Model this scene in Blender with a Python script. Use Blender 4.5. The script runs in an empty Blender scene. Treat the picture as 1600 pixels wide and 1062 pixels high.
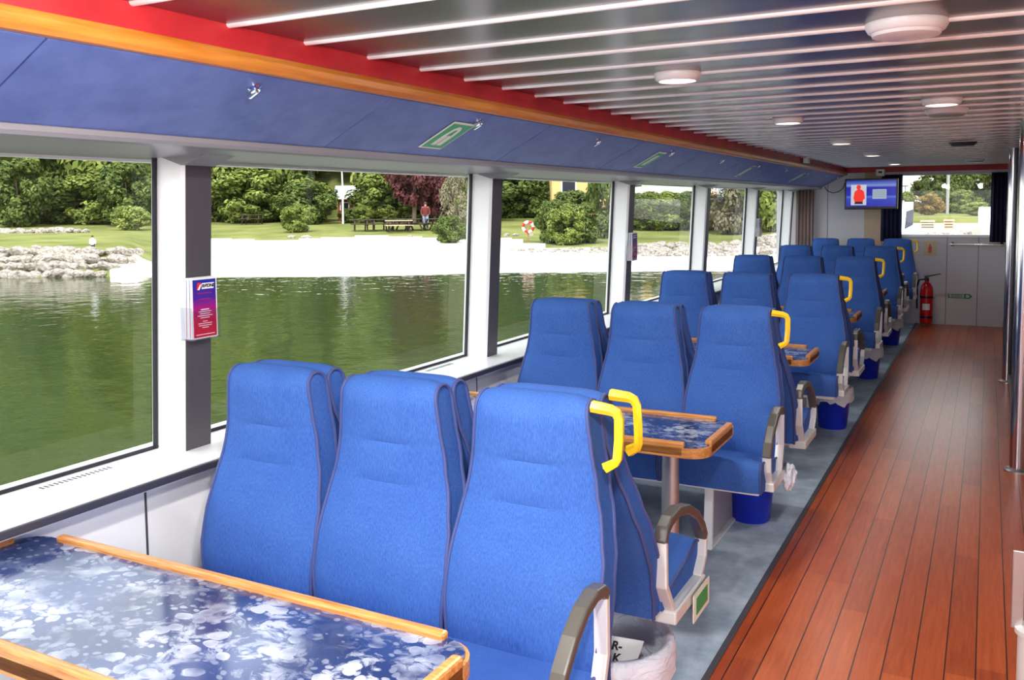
import bpy, bmesh, math, random
from mathutils import Vector, Matrix, noise as mnoise
random.seed(7)
S = bpy.context.scene
COL = S.collection
PI = math.pi

# ------------------------------------------------------------------ camera
FPX, PPX, PPY, CAM_H = 1400.0, 800.0, 425.0, 1.6
def _basis():
    y = Vector((1545 - PPX, 313 - PPY, FPX)).normalized()
    u = Vector((math.cos(-.010), math.sin(-.010), 0))
    d = y.cross(u).normalized()
    if d.y < 0: d = -d
    x = y.cross(-d)
    z = -d
    return (Vector((x[i], y[i], z[i])) for i in range(3))      # right, down, forward in world axes
RIGHT, DOWN, FWD = _basis()
cd = bpy.data.cameras.new('camera'); cam = bpy.data.objects.new('camera', cd); COL.objects.link(cam)
cd.sensor_width = 36; cd.lens = FPX / 1600 * 36
cd.shift_x = 0; cd.shift_y = -(531 - PPY) / 1600
cd.clip_start = .05; cd.clip_end = 2000
cam.matrix_world = Matrix((
    (RIGHT.x, -DOWN.x, -FWD.x, 0), (RIGHT.y, -DOWN.y, -FWD.y, 0), (RIGHT.z, -DOWN.z, -FWD.z, CAM_H), (0, 0, 0, 1)))
S.camera = cam
DU = Vector((RIGHT.x, RIGHT.y)).normalized()                   # ground axes seen from the deck: to the right / away
DV = Vector((FWD.x, FWD.y)).normalized()

# ------------------------------------------------------------------ sky, sun, exposure
w = bpy.data.worlds.new('sky'); S.world = w; w.use_nodes = True
nt = w.node_tree; bg = nt.nodes['Background']
tc = nt.nodes.new('ShaderNodeTexCoord'); sx = nt.nodes.new('ShaderNodeSeparateXYZ')
rp = nt.nodes.new('ShaderNodeValToRGB')
rp.color_ramp.elements[0].position = 0.0; rp.color_ramp.elements[0].color = (1.0, 1.0, 1.0, 1)
rp.color_ramp.elements[1].position = 0.9; rp.color_ramp.elements[1].color = (.86, .93, 1.0, 1)
nt.links.new(tc.outputs['Generated'], sx.inputs[0]); nt.links.new(sx.outputs['Z'], rp.inputs[0])
nt.links.new(rp.outputs[0], bg.inputs[0]); bg.inputs[1].default_value = 2.3
sd = bpy.data.lights.new('sun', 'SUN'); sd.energy = 3.0; sd.angle = math.radians(6); sd.color = (1, .97, .9)
sun = bpy.data.objects.new('sun', sd); COL.objects.link(sun)
sun.rotation_euler = Vector((-.30, .62, -.95)).to_track_quat('-Z', 'Y').to_euler()
vs = S.view_settings
S.display_settings.display_device = 'sRGB'
vs.view_transform = 'Standard'; vs.look = 'None'; vs.gamma = 1; vs.exposure = 0.55
try: vs.use_curve_mapping = False
except Exception: pass
LAMP_W = 9.0

# ------------------------------------------------------------------ materials
def srgb(r, g, b):
    f = lambda c: (c / 255 / 12.92) if c / 255 <= .04045 else ((c / 255 + .055) / 1.055) ** 2.4
    return (f(r), f(g), f(b), 1)
def M(name, col, rough=.5, metal=0, spec=.5, **k):
    m = bpy.data.materials.new(name); m.use_nodes = True
    b = m.node_tree.nodes['Principled BSDF']
    b.inputs['Base Color'].default_value = col if len(col) == 4 else (*col, 1)
    b.inputs['Roughness'].default_value = rough; b.inputs['Metallic'].default_value = metal
    b.inputs['Specular IOR Level'].default_value = spec
    for q, v in k.items(): b.inputs[q.replace('_', ' ')].default_value = v
    return m
def nodes(m): return m.node_tree.nodes, m.node_tree.links, m.node_tree.nodes['Principled BSDF']
def tex_noise(m, scale, detail=3, vec=None, rough=.5, dist=0):
    N, L, b = nodes(m); n = N.new('ShaderNodeTexNoise')
    n.inputs['Scale'].default_value = scale; n.inputs['Detail'].default_value = detail
    n.inputs['Roughness'].default_value = rough; n.inputs['Distortion'].default_value = dist
    if vec: L.new(vec, n.inputs['Vector'])
    return n
def coords(m, kind='Object', scale=(1, 1, 1), loc=(0, 0, 0)):
    N, L, b = nodes(m); t = N.new('ShaderNodeTexCoord'); mp = N.new('ShaderNodeMapping')
    mp.inputs['Scale'].default_value = scale; mp.inputs['Location'].default_value = loc
    L.new(t.outputs[kind], mp.inputs[0]); return mp.outputs[0]
def ramp(m, fac, stops):
    N, L, b = nodes(m); r = N.new('ShaderNodeValToRGB'); e = r.color_ramp.elements
    while len(e) < len(stops): e.new(.5)
    for q, (p, c) in zip(e, stops): q.position = p; q.color = c if len(c) == 4 else (*c, 1)
    L.new(fac, r.inputs[0]); return r.outputs[0]
def bump(m, h, strength=.2, dist=.01):
    N, L, b = nodes(m); bn = N.new('ShaderNodeBump'); bn.inputs['Strength'].default_value = strength
    bn.inputs['Distance'].default_value = dist
    L.new(h, bn.inputs['Height']); L.new(bn.outputs[0], b.inputs['Normal'])
def mixc(m, fac, a, c, blend='MIX'):
    N, L, b = nodes(m); x = N.new('ShaderNodeMix'); x.data_type = 'RGBA'; x.blend_type = blend
    for sock, v in ((x.inputs[0], fac), (x.inputs[6], a), (x.inputs[7], c)):
        if hasattr(v, 'links'): L.new(v, sock)
        elif isinstance(v, (int, float)): sock.default_value = v
        else: sock.default_value = v if len(v) == 4 else (*v, 1)
    return x.outputs[2]
def math_n(m, op, a, c=None):
    N, L, b = nodes(m); x = N.new('ShaderNodeMath'); x.operation = op
    for sock, v in ((x.inputs[0], a), (x.inputs[1], c)):
        if v is None: continue
        if hasattr(v, 'links'): L.new(v, sock)
        else: sock.default_value = v
    return x.outputs[0]
def setcol(m, out): m.node_tree.links.new(out, m.node_tree.nodes['Principled BSDF'].inputs['Base Color'])

# blue woven upholstery
fabric = M('blue_fabric', (.04, .13, .52), .85, spec=.2)
v = coords(fabric, 'Object', (420, 420, 70)); n1 = tex_noise(fabric, 1.0, 2, v)
v2 = coords(fabric, 'Object', (5, 5, 5)); n2 = tex_noise(fabric, 1.0, 2, v2)
c1 = ramp(fabric, n1.outputs[0], [(.3, (.026, .084, .32)), (.7, (.052, .140, .46))])
setcol(fabric, mixc(fabric, .16, c1, ramp(fabric, n2.outputs[0], [(.35, (.02, .06, .27)), (.7, (.085, .19, .50))])))
bump(fabric, n1.outputs[0], .25, .002)
piping_m = M('piping', srgb(62, 74, 130), .7)
white_panel = M('white_panel', srgb(246, 246, 248), .4)
n = tex_noise(white_panel, 260, 2, coords(white_panel)); bump(white_panel, n.outputs[0], .08, .002)
white_paint = M('white_paint', srgb(248, 248, 250), .3)
wall_white = M('bulkhead_white', srgb(206, 203, 210), .4)
seam_m = M('seam', srgb(70, 68, 74), .6)
dark_grey = M('dark_grey_trim', srgb(76, 74, 80), .45)
nose_m = M('dark_nose', srgb(62, 60, 70), .35)
black_rub = M('black_rubber', srgb(18, 18, 32), .5)
soffit_m = M('soffit_grey', srgb(150, 148, 152), .35)
ceil_m = M('ceiling_panel', srgb(124, 120, 124), .24, metal=.8)
n = tex_noise(ceil_m, 1.0, 2, coords(ceil_m, 'Object', (.6, 22, 1))); bump(ceil_m, n.outputs[0], .03, .01)
strip_m = M('ceiling_strip', (.97, .97, .97, 1), .35, metal=.15)
red_m = M('red_fascia', srgb(196, 36, 44), .5)
n = tex_noise(red_m, 6, 4, coords(red_m)); setcol(red_m, ramp(red_m, n.outputs[0], [(.3, srgb(180, 32, 42)), (.75, srgb(214, 50, 56))]))
orange_wood = M('orange_wood', srgb(214, 130, 40), .35)
n = tex_noise(orange_wood, 3, 5, coords(orange_wood, 'Object', (14, 1.2, 14)), .6)
setcol(orange_wood, ramp(orange_wood, n.outputs[0], [(.3, srgb(196, 112, 26)), (.7, srgb(226, 150, 66))]))
blue_vinyl = M('blue_locker_vinyl', srgb(72, 96, 172), .42)
n = tex_noise(blue_vinyl, 9, 6, coords(blue_vinyl), .65)
n3 = tex_noise(blue_vinyl, 2.2, 4, coords(blue_vinyl, 'Object', (1, 1, 1)), .6)
base = ramp(blue_vinyl, n.outputs[0], [(.32, srgb(66, 86, 152)), (.6, srgb(90, 110, 176))])
setcol(blue_vinyl, mixc(blue_vinyl, .35, base, ramp(blue_vinyl, n3.outputs[0], [(.35, srgb(70, 90, 158)), (.7, srgb(106, 124, 184))])))
bump(blue_vinyl, n.outputs[0], .12, .01)
wood_edge = M('table_wood', srgb(205, 140, 72), .3)
n = tex_noise(wood_edge, 4, 4, coords(wood_edge, 'Object', (2, 30, 30)), .6)
setcol(wood_edge, ramp(wood_edge, n.outputs[0], [(.3, srgb(170, 98, 40)), (.7, srgb(216, 158, 92))]))
# navy laminate with pale cloudy blotches
lam = M('navy_laminate', srgb(34, 50, 98), .12, spec=.6)
N, L, b = nodes(lam)
cv = coords(lam, 'Object', (1, 1.25, 1))
wob = tex_noise(lam, 9, 3, cv)
mv = N.new('ShaderNodeVectorMath'); mv.operation = 'MULTIPLY_ADD'
L.new(wob.outputs['Color'], mv.inputs[0]); mv.inputs[1].default_value = (.06, .06, 0); L.new(cv, mv.inputs[2])
vo = N.new('ShaderNodeTexVoronoi'); vo.inputs['Scale'].default_value = 17; L.new(mv.outputs[0], vo.inputs['Vector'])
vo2 = N.new('ShaderNodeTexVoronoi'); vo2.inputs['Scale'].default_value = 34; L.new(mv.outputs[0], vo2.inputs['Vector'])
cl = tex_noise(lam, 4.0, 4, cv, .6)
clr = ramp(lam, cl.outputs[0], [(.42, (.05, .05, .05)), (.58, (1, 1, 1))])
d1 = ramp(lam, vo.outputs['Distance'], [(.30, (1, 1, 1)), (.36, (0, 0, 0))])
d2 = ramp(lam, vo2.outputs['Distance'], [(.26, (1, 1, 1)), (.34, (0, 0, 0))])
rim = ramp(lam, vo.outputs['Distance'], [(.26, (0, 0, 0)), (.32, (1, 1, 1)), (.37, (0, 0, 0))])
fine = tex_noise(lam, 15, 6, mv.outputs[0], .7, .6)
vein = ramp(lam, fine.outputs[0], [(.49, (0, 0, 0)), (.58, (1, 1, 1))])
blot = math_n(lam, 'MAXIMUM', math_n(lam, 'MULTIPLY', d1, .55), math_n(lam, 'MULTIPLY', d2, .45))
blot = math_n(lam, 'MAXIMUM', blot, math_n(lam, 'MULTIPLY', rim, .8))
blot = math_n(lam, 'MAXIMUM', blot, math_n(lam, 'MULTIPLY', vein, .5))
thin = math_n(lam, 'MULTIPLY', d2, .20)
fac = math_n(lam, 'MAXIMUM', math_n(lam, 'MULTIPLY', blot, clr), thin)
big = tex_noise(lam, 2.2, 2, cv)
navy = ramp(lam, big.outputs[0], [(.35, srgb(34, 48, 92)), (.65, srgb(62, 82, 136))])
setcol(lam, mixc(lam, fac, navy, srgb(206, 212, 226)))
steel = M('brushed_steel', srgb(190, 188, 190), .35, metal=.9)
chrome = M('chrome', srgb(225, 225, 230), .08, metal=1)
pole_steel = M('polished_pole', srgb(200, 198, 205), .12, metal=1)
alu = M('aluminium', srgb(226, 225, 224), .35, metal=.2)
pad_m = M('armrest_pad', srgb(84, 80, 75), .3)
yellow_m = M('yellow_plastic', srgb(252, 206, 36), .3)
n_ = nodes(yellow_m)
bin_blue = M('bin_blue', srgb(20, 44, 190), .3)
liner_m = M('bin_liner', srgb(226, 230, 244), .3)
n = tex_noise(liner_m, 1.0, 3, coords(liner_m, 'Object', (16, 16, 26)), .6, 1.5); bump(liner_m, n.outputs[0], .6, .02)
nodes(liner_m)[2].inputs['Transmission Weight'].default_value = 0.0
carpet = M('carpet', srgb(120, 138, 158), .95, spec=.1)
n = tex_noise(carpet, 5, 6, coords(carpet), .7); n4 = tex_noise(carpet, 240, 2, coords(carpet))
setcol(carpet, mixc(carpet, .3, ramp(carpet, n.outputs[0], [(.32, srgb(132, 150, 172)), (.68, srgb(200, 216, 232))]), ramp(carpet, n4.outputs[0], [(.3, srgb(140, 156, 176)), (.7, srgb(206, 220, 236))])))
bump(carpet, n4.outputs[0], .3, .004)
# mahogany strip floor with black caulking
deck = M('mahogany_planks', srgb(178, 70, 38), .28, spec=.45)
N, L, b = nodes(deck)
tcn = N.new('ShaderNodeTexCoord'); sp = N.new('ShaderNodeSeparateXYZ'); L.new(tcn.outputs['Object'], sp.inputs[0])
px = math_n(deck, 'DIVIDE', sp.outputs[0], .0945)
idx = math_n(deck, 'FLOOR', px); fr = math_n(deck, 'FRACT', px)
off = N.new('ShaderNodeTexWhiteNoise'); off.noise_dimensions = '1D'; L.new(idx, off.inputs['W'])
py = math_n(deck, 'ADD', math_n(deck, 'DIVIDE', sp.outputs[1], 1.15), math_n(deck, 'MULTIPLY', off.outputs[0], 7))
idy = math_n(deck, 'FLOOR', py)
cmb = N.new('ShaderNodeCombineXYZ'); L.new(idx, cmb.inputs[0]); L.new(idy, cmb.inputs[1])
wn = N.new('ShaderNodeTexWhiteNoise'); wn.noise_dimensions = '2D'; L.new(cmb.outputs[0], wn.inputs['Vector'])
gr = tex_noise(deck, 3, 6, coords(deck, 'Object', (22, 1.4, 1)), .65, .4)
plank = ramp(deck, wn.outputs[0], [(0, srgb(150, 58, 24)), (.5, srgb(186, 82, 38)), (1, srgb(206, 106, 56))])
grc = ramp(deck, gr.outputs[0], [(.3, srgb(140, 52, 22)), (.7, srgb(214, 110, 58))])
wood = mixc(deck, .45, plank, grc)
caul = math_n(deck, 'LESS_THAN', fr, .045)
setcol(deck, mixc(deck, caul, wood, srgb(46, 24, 18)))
bump(deck, math_n(deck, 'SUBTRACT', 1, caul), .15, .002)
navy_cloth = M('navy_curtain', srgb(26, 30, 66), .8)
brown_cloth = M('taupe_curtain', srgb(150, 130, 124), .85)
beige_m = M('beige_panel', srgb(196, 172, 150), .6)
black_plastic = M('black_plastic', srgb(16, 18, 34), .3)
red_ext = M('extinguisher_red', srgb(206, 24, 28), .25)
green_sign = M('sign_green', srgb(16, 160, 96), .4)
sign_white = M('sign_white', srgb(232, 232, 215), .5)
paper_white = M('paper_white', srgb(245, 245, 248), .5)
ink = M('ink', srgb(20, 18, 22), .6)
clear_m = bpy.data.materials.new('clear_plastic'); clear_m.use_nodes = True
def glass_nodes(m, tint, gl, rough=0.0):
    N = m.node_tree.nodes; L = m.node_tree.links; N.clear()
    o = N.new('ShaderNodeOutputMaterial'); t = N.new('ShaderNodeBsdfTransparent'); g = N.new('ShaderNodeBsdfGlossy')
    x = N.new('ShaderNodeMixShader'); lw = N.new('ShaderNodeLayerWeight'); lw.inputs[0].default_value = .5
    pw5 = N.new('ShaderNodeMath'); pw5.operation = 'POWER'; pw5.inputs[1].default_value = 5.0; L.new(lw.outputs['Facing'], pw5.inputs[0])
    f = N.new('ShaderNodeMath'); f.operation = 'MULTIPLY_ADD'; f.inputs[1].default_value = .92; f.inputs[2].default_value = .05; L.new(pw5.outputs[0], f.inputs[0])
    mm = N.new('ShaderNodeMath'); mm.operation = 'MULTIPLY'; mm.inputs[1].default_value = gl
    t.inputs[0].default_value = (*tint, 1); g.inputs['Roughness'].default_value = rough
    L.new(f.outputs[0], mm.inputs[0]); L.new(mm.outputs[0], x.inputs[0]); L.new(t.outputs[0], x.inputs[1]); L.new(g.outputs[0], x.inputs[2])
    L.new(x.outputs[0], o.inputs[0])
glass_nodes(clear_m, (.93, .94, .96), 1.0)
glass_m = bpy.data.materials.new('window_glass'); glass_m.use_nodes = True
glass_nodes(glass_m, (.90, .93, .90), .6)
def emis(name, col, s):
    m = bpy.data.materials.new(name); m.use_nodes = True; N, L, b = nodes(m)
    b.inputs['Base Color'].default_value = (0.02, .02, .02, 1)
    b.inputs['Emission Color'].default_value = col; b.inputs['Emission Strength'].default_value = s; return m
lamp_glow = emis('lamp_diffuser', (1, .9, .72, 1), 3.0)
# outdoors
sand = M('sand', srgb(250, 246, 236), .9, spec=.1)
grass_m = M('grass', srgb(120, 150, 60), .95, spec=.1)
n = tex_noise(grass_m, .35, 6, coords(grass_m), .65)
setcol(grass_m, ramp(grass_m, n.outputs[0], [(.3, srgb(86, 93, 42)), (.7, srgb(132, 133, 80))]))
rock_m = M('rock', srgb(170, 160, 155), .85, spec=.2)
n = tex_noise(rock_m, 2.2, 5, coords(rock_m), .6)
setcol(rock_m, ramp(rock_m, n.outputs[0], [(.3, srgb(84, 74, 68)), (.7, srgb(184, 174, 166))])); bump(rock_m, n.outputs[0], .5, .1)
water_m = M('sea_water', (.030, .044, .013, 1), .05, spec=.22, IOR=1.33)
cvw = coords(water_m, 'Object', (1, 1, 1))
mpw = water_m.node_tree.nodes[-1] if False else None
nw = tex_noise(water_m, 1.0, 4, coords(water_m, 'Object', (1.0, 1.0, 1)), .55)
nw2 = tex_noise(water_m, 2.6, 2, cvw, .5)
bump(water_m, math_n(water_m, 'ADD', nw.outputs[0], math_n(water_m, 'MULTIPLY', nw2.outputs[0], .35)), .2, .12)
def leafmat(name, lo, mid, hi):
    m = M(name, mid, .7, spec=.15); N, L, b = nodes(m)
    g = N.new('ShaderNodeNewGeometry'); c = ramp(m, g.outputs['Random Per Island'], [(0, lo), (.5, mid), (1, hi)])
    nn = tex_noise(m, .5, 2, coords(m, 'Object'))
    setcol(m, mixc(m, .35, c, ramp(m, nn.outputs[0], [(.35, lo), (.65, hi)])))
    return m
leaf_green = leafmat('leaf_green', srgb(68, 80, 28), srgb(100, 114, 44), srgb(148, 158, 84))
leaf_dark = leafmat('leaf_dark', srgb(50, 62, 26), srgb(74, 90, 38), srgb(108, 122, 62))
leaf_light = leafmat('leaf_light', srgb(86, 100, 40), srgb(122, 136, 62), srgb(166, 174, 102))
leaf_purple = leafmat('leaf_purple', srgb(54, 26, 32), srgb(82, 42, 46), srgb(112, 66, 66))
leaf_brown = leafmat('leaf_brown', srgb(96, 76, 34), srgb(140, 112, 56), srgb(170, 146, 84))
leaf_grey = leafmat('leaf_grey', srgb(80, 76, 58), srgb(114, 106, 84), srgb(146, 138, 112))
bark = M('bark', srgb(92, 78, 64), .9); birch = M('birch_bark', srgb(214, 208, 200), .8)

# ------------------------------------------------------------------ mesh helpers
class MB:
    def __init__(s): s.v = []; s.f = []; s.m = []; s.mats = []
    def mi(s, m):
        if m not in s.mats: s.mats.append(m)
        return s.mats.index(m)
    def face(s, idx, m): s.f.append(tuple(idx)); s.m.append(s.mi(m))
    def box(s, x0, x1, y0, y1, z0, z1, m, mats=None):
        b = len(s.v)
        s.v += [(x, y, z) for z in (z0, z1) for y in (y0, y1) for x in (x0, x1)]
        for k, q in enumerate([(0, 2, 3, 1), (4, 5, 7, 6), (0, 1, 5, 4), (2, 6, 7, 3), (0, 4, 6, 2), (1, 3, 7, 5)]):
            s.face([b + i for i in q], (mats or {}).get(k, m))       # 0 bottom 1 top 2 -y 3 +y 4 -x 5 +x
        return s
    def prism(s, pts, axis, a0, a1, m, side=None):
        """polygon pts in the two other axes, extruded along axis"""
        b = len(s.v); n = len(pts)
        for a in (a0, a1):
            for p, q in pts:
                s.v.append({'x': (a, p, q), 'y': (p, a, q), 'z': (p, q, a)}[axis])
        s.face([b + i for i in range(n)][::-1], m); s.face([b + n + i for i in range(n)], m)
        for i in range(n):
            j = (i + 1) % n; s.face([b + i, b + j, b + n + j, b + n + i], side or m)
        return s
    def tube(s, path, r, m, seg=10, cap=True, closed=False, flat=None):
        P = [Vector(p) for p in path]; n = len(P); b = len(s.v)
        rr = r if isinstance(r, (list, tuple)) else [r] * n
        t0 = None; up = None
        for i in range(n):
            if closed: t = (P[(i + 1) % n] - P[i - 1])
            else: t = (P[min(i + 1, n - 1)] - P[max(i - 1, 0)])
            t.normalize()
            if up is None:
                up = Vector((0, 0, 1)) if abs(t.z) < .9 else Vector((1, 0, 0))
            side = t.cross(up).normalized(); up = side.cross(t).normalized()
            for k in range(seg):
                a = 2 * PI * k / seg
                o = side * math.cos(a) * rr[i] + up * math.sin(a) * rr[i] * (flat or 1)
                s.v.append(tuple(P[i] + o))
        m_ = n if closed else n - 1
        for i in range(m_):
            j = (i + 1) % n
            for k in range(seg):
                l = (k + 1) % seg
                s.face([b + i * seg + k, b + i * seg + l, b + j * seg + l, b + j * seg + k], m)
        if cap and not closed:
            s.face([b + k for k in range(seg)][::-1], m); s.face([b + (n - 1) * seg + k for k in range(seg)], m)
        return s
    def bar(s, path, wx, h, m):
        """flat bar in a plane x = const: path of (x, y, z), width wx along x, thickness h in plane"""
        P = [Vector(p) for p in path]; n = len(P); b = len(s.v)
        for i in range(n):
            t = (P[min(i + 1, n - 1)] - P[max(i - 1, 0)]).normalized()
            nn = Vector((0, -t.z, t.y)).normalized() * h / 2
            for sx_, sn in ((-1, -1), (1, -1), (1, 1), (-1, 1)):
                s.v.append(tuple(P[i] + Vector((sx_ * wx / 2, 0, 0)) + nn * sn))
        for i in range(n - 1):
            for k in range(4):
                l = (k + 1) % 4; s.face([b + i * 4 + k, b + i * 4 + l, b + i * 4 + 4 + l, b + i * 4 + 4 + k], m)
        s.face([b, b + 3, b + 2, b + 1], m); e = b + (n - 1) * 4; s.face([e, e + 1, e + 2, e + 3], m)
        return s
    def lathe(s, prof, m, seg=28, c=(0, 0, 0), capb=True, capt=True):
        b = len(s.v)
        for r, z in prof:
            for k in range(seg):
                a = 2 * PI * k / seg; s.v.append((c[0] + r * math.cos(a), c[1] + r * math.sin(a), c[2] + z))
        for i in range(len(prof) - 1):
            for k in range(seg):
                l = (k + 1) % seg; s.face([b + i * seg + k, b + i * seg + l, b + (i + 1) * seg + l, b + (i + 1) * seg + k], m)
        if capb: s.face([b + k for k in range(seg)][::-1], m)
        if capt: e = b + (len(prof) - 1) * seg; s.face([e + k for k in range(seg)], m)
        return s
    def build(s, name, parent=None, smooth=False, bev=0, loc=None, normals=True, auto=True):
        me = bpy.data.meshes.new(name); me.from_pydata(s.v, [], s.f)
        for m in s.mats: me.materials.append(m)
        me.polygons.foreach_set('material_index', s.m)
        if normals:
            bm = bmesh.new(); bm.from_mesh(me); bmesh.ops.recalc_face_normals(bm, faces=bm.faces); bm.to_mesh(me); bm.free()
        if smooth:
            me.polygons.foreach_set('use_smooth', [True] * len(me.polygons))
            if auto:
                try: me.set_sharp_from_angle(angle=math.radians(42))
                except Exception: pass
        o = bpy.data.objects.new(name, me); COL.objects.link(o)
        if parent: o.parent = parent
        if loc: o.location = loc
        if bev:
            bv = o.modifiers.new('bevel', 'BEVEL'); bv.width = bev; bv.segments = 2; bv.limit_method = 'ANGLE'
        return o
def tag(o, label, cat, group=None, kind=None):
    o['label'] = label; o['category'] = cat
    if group: o['group'] = group
    if kind: o['kind'] = kind
    return o
def thing(name, label, cat, loc=(0, 0, 0), rz=0, group=None):
    o = bpy.data.objects.new(name, None); COL.objects.link(o); o.location = loc; o.rotation_euler = (0, 0, rz)
    o.empty_display_size = .1
    return tag(o, label, cat, group)
def struct(o): o['kind'] = 'structure'; return o
def dup(root, loc=None, label=None, group=None):
    kids = [q for q in root.children]
    r = root.copy(); COL.objects.link(r)
    if loc is not None: r.location = loc
    if label: r['label'] = label
    if group: r['group'] = group
    for ch in kids:
        c = ch.copy(); COL.objects.link(c); c.parent = r
        for g in list(ch.children):
            d = g.copy(); COL.objects.link(d); d.parent = c
    return r
def interp(tab, z):
    if z <= tab[0][0]: return tab[0][1]
    for (a, p), (b_, q) in zip(tab, tab[1:]):
        if z <= b_:
            t = (z - a) / (b_ - a); t = t * t * (3 - 2 * t) * .5 + t * .5; return p + (q - p) * t
    return tab[-1][1]
def text_mesh(name, body, size, m, parent=None, shear=0, bold=0):
    c = bpy.data.curves.new(name, 'FONT'); c.body = body; c.size = size; c.align_x = 'CENTER'; c.align_y = 'CENTER'
    c.shear = shear; c.offset = bold; c.extrude = .0004
    t = bpy.data.objects.new(name + '_tmp', c); COL.objects.link(t)
    bpy.context.view_layer.update()
    me = bpy.data.meshes.new_from_object(t.evaluated_get(bpy.context.evaluated_depsgraph_get()))
    bpy.data.objects.remove(t); bpy.data.curves.remove(c)
    me.name = name; me.materials.clear(); me.materials.append(m)
    o = bpy.data.objects.new(name, me); COL.objects.link(o)
    if parent: o.parent = parent
    return o

# ------------------------------------------------------------------ the cabin shell
YB, YE = -3.2, 12.85                   # aft end, forward bulkhead
ZC = 2.06
XS = 2.6                               # starboard side
PITCH = 2.075
struct(MB().box(-2.36, -.80, YB, YE, -.06, 0, carpet).build('floor_carpet'))
struct(MB().box(-.80, XS, YB, YE + .1, -.06, 0.0, deck).build('floor_aisle'))
struct(MB().box(-.812, -.790, YB, YE, 0, .006, dark_grey).build('trim_1'))            # threshold strip along the carpet
struct(MB().box(-1.70, XS, YB, YE + .1, ZC, ZC + .06, ceil_m).build('ceiling'))
s = MB(); y = 1.408 - .2885 * 15
while y < YE - .05:
    s.prism([(y + .011 * math.cos(a * PI / 8), ZC - .009 * math.sin(a * PI / 8)) for a in range(9)], 'x', -1.70, XS, strip_m); y += .2885
struct(s.build('trim_2', smooth=True))                                                        # bright ceiling joints
# left side wall under the windows
struct(MB().box(-2.40, -2.33, YB, YE, 0, .73, white_panel).build('wall_left'))
s = MB(); y = 1.90 - 1.04 * 4
while y < YE: s.box(-2.331, -2.3285, y - .004, y + .004, .05, .728, seam_m); y += 1.04
struct(s.build('trim_3'))
s = MB().box(-2.56, -2.235, YB, YE, .744, .776, white_paint)
struct(s.build('window_sill'))
struct(MB().box(-2.40, -2.30, YB, YE, .727, .744, nose_m).box(-2.235, -2.222, YB, YE, .750, .774, nose_m).build('trim_4', bev=.004))
s = MB()
for k in range(-1, 6):
    for i in range(16): s.box(-2.475, -2.45, 1.64 + PITCH * k + i * .0155, 1.647 + PITCH * k + i * .0155, .776, .7768, seam_m)
struct(s.build('trim_5'))                                                        # vent slots in the sill
# posts between the windows
def gx(z): return -2.52 + (z - .776) * .05         # glass plane leans in with height
for k in range(-2, 6):
    y0 = 2.11 + 2.08 * k; y1 = y0 + .128
    if k == 5: y1 = y0 + .10
    s = MB(); b0 = len(s.v)
    z0, z1 = .776, 1.78
    for z in (z0, z1):
        i = -2.392 + (z - .776) * .05
        s.v += [(gx(z) - .02, y0, z), (i - .012, y0, z), (i, y0 + .012, z), (i, y1 - .004, z), (i - .004, y1, z), (gx(z) - .02, y1, z)]
    for a, c, m in ((0, 1, white_paint), (1, 2, white_paint), (2, 3, dark_grey), (3, 4, white_paint), (4, 5, white_paint), (5, 0, white_paint)):
        s.face([a, c, 6 + c, 6 + a], m)
    s.prism([(-2.50, 1.79), (-2.347, 1.742), (-2.335, 1.742), (-2.20, 1.785)], 'y', y0 - .004, y1 + .004, soffit_m)
    s.box(gx(.8) - .006, gx(.8) + .006, y0 - .012, y0 + .0, .776, 1.70, black_rub) if False else None
    struct(s.build('trim_%d' % (k + 8)))
# overhead: red fascia, wooden rail, soffit
struct(MB().box(-1.76, -1.70, YB, YE, 2.0, ZC, red_m).build('trim_20'))
rail = MB().prism([(-1.76, 1.955), (-1.705, 1.955), (-1.694, 1.966), (-1.692, 1.985), (-1.698, 2.0), (-1.76, 2.0)], 'y', YB, YE, orange_wood)
struct(rail.build('trim_21', bev=.002))
struct(MB().prism([(-2.015, 1.800), (-2.018, 1.788), (-2.03, 1.778), (-2.06, 1.775), (-2.56, 1.768), (-2.56, 1.90), (-2.10, 1.90)], 'y', YB, YE, soffit_m).build('ceiling_soffit'))
struct(MB().box(-2.62, -1.76, YB, YE, 1.99, 2.12, white_paint).build('ceiling_roof'))
struct(MB().box(-2.62, -2.56, YB, YE, 1.76, 1.99, white_paint).build('wall_left_upper'))
struct(MB().box(-2.70, -2.36, YB, YE, -1.3, .744, white_paint).build('wall_hull'))
# windows: one pane per bay, black gasket round it
wn_ = 0
for k in range(-2, 6):
    ya = 2.11 + 2.08 * k + .128; yb = 2.11 + 2.08 * (k + 1) if k < 5 else YE
    wn_ += 1
    if k == 5: ya = 2.11 + 2.08 * k + .10
    def P(y, z, dx=0): return (gx(z) + dx, y, z)
    s = MB(); s.v = [P(ya, .776), P(yb, .776), P(yb, 1.775), P(ya, 1.775)]; s.face([0, 1, 2, 3], glass_m)
    g = struct(s.build('window_%d' % wn_, normals=False))
    q = MB()
    q.tube([P(ya, .782, .004), P(yb, .782, .004)], .007, black_rub, 6)
    q.tube([P(yb - .008, .78, .004), P(yb - .008, 1.77, .004)], .009, black_rub, 6)
    q.tube([P(ya + .006, .78, .004), P(ya + .006, 1.77, .004)], .005, black_rub, 6)
    q.build('window_gasket', g)
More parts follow.
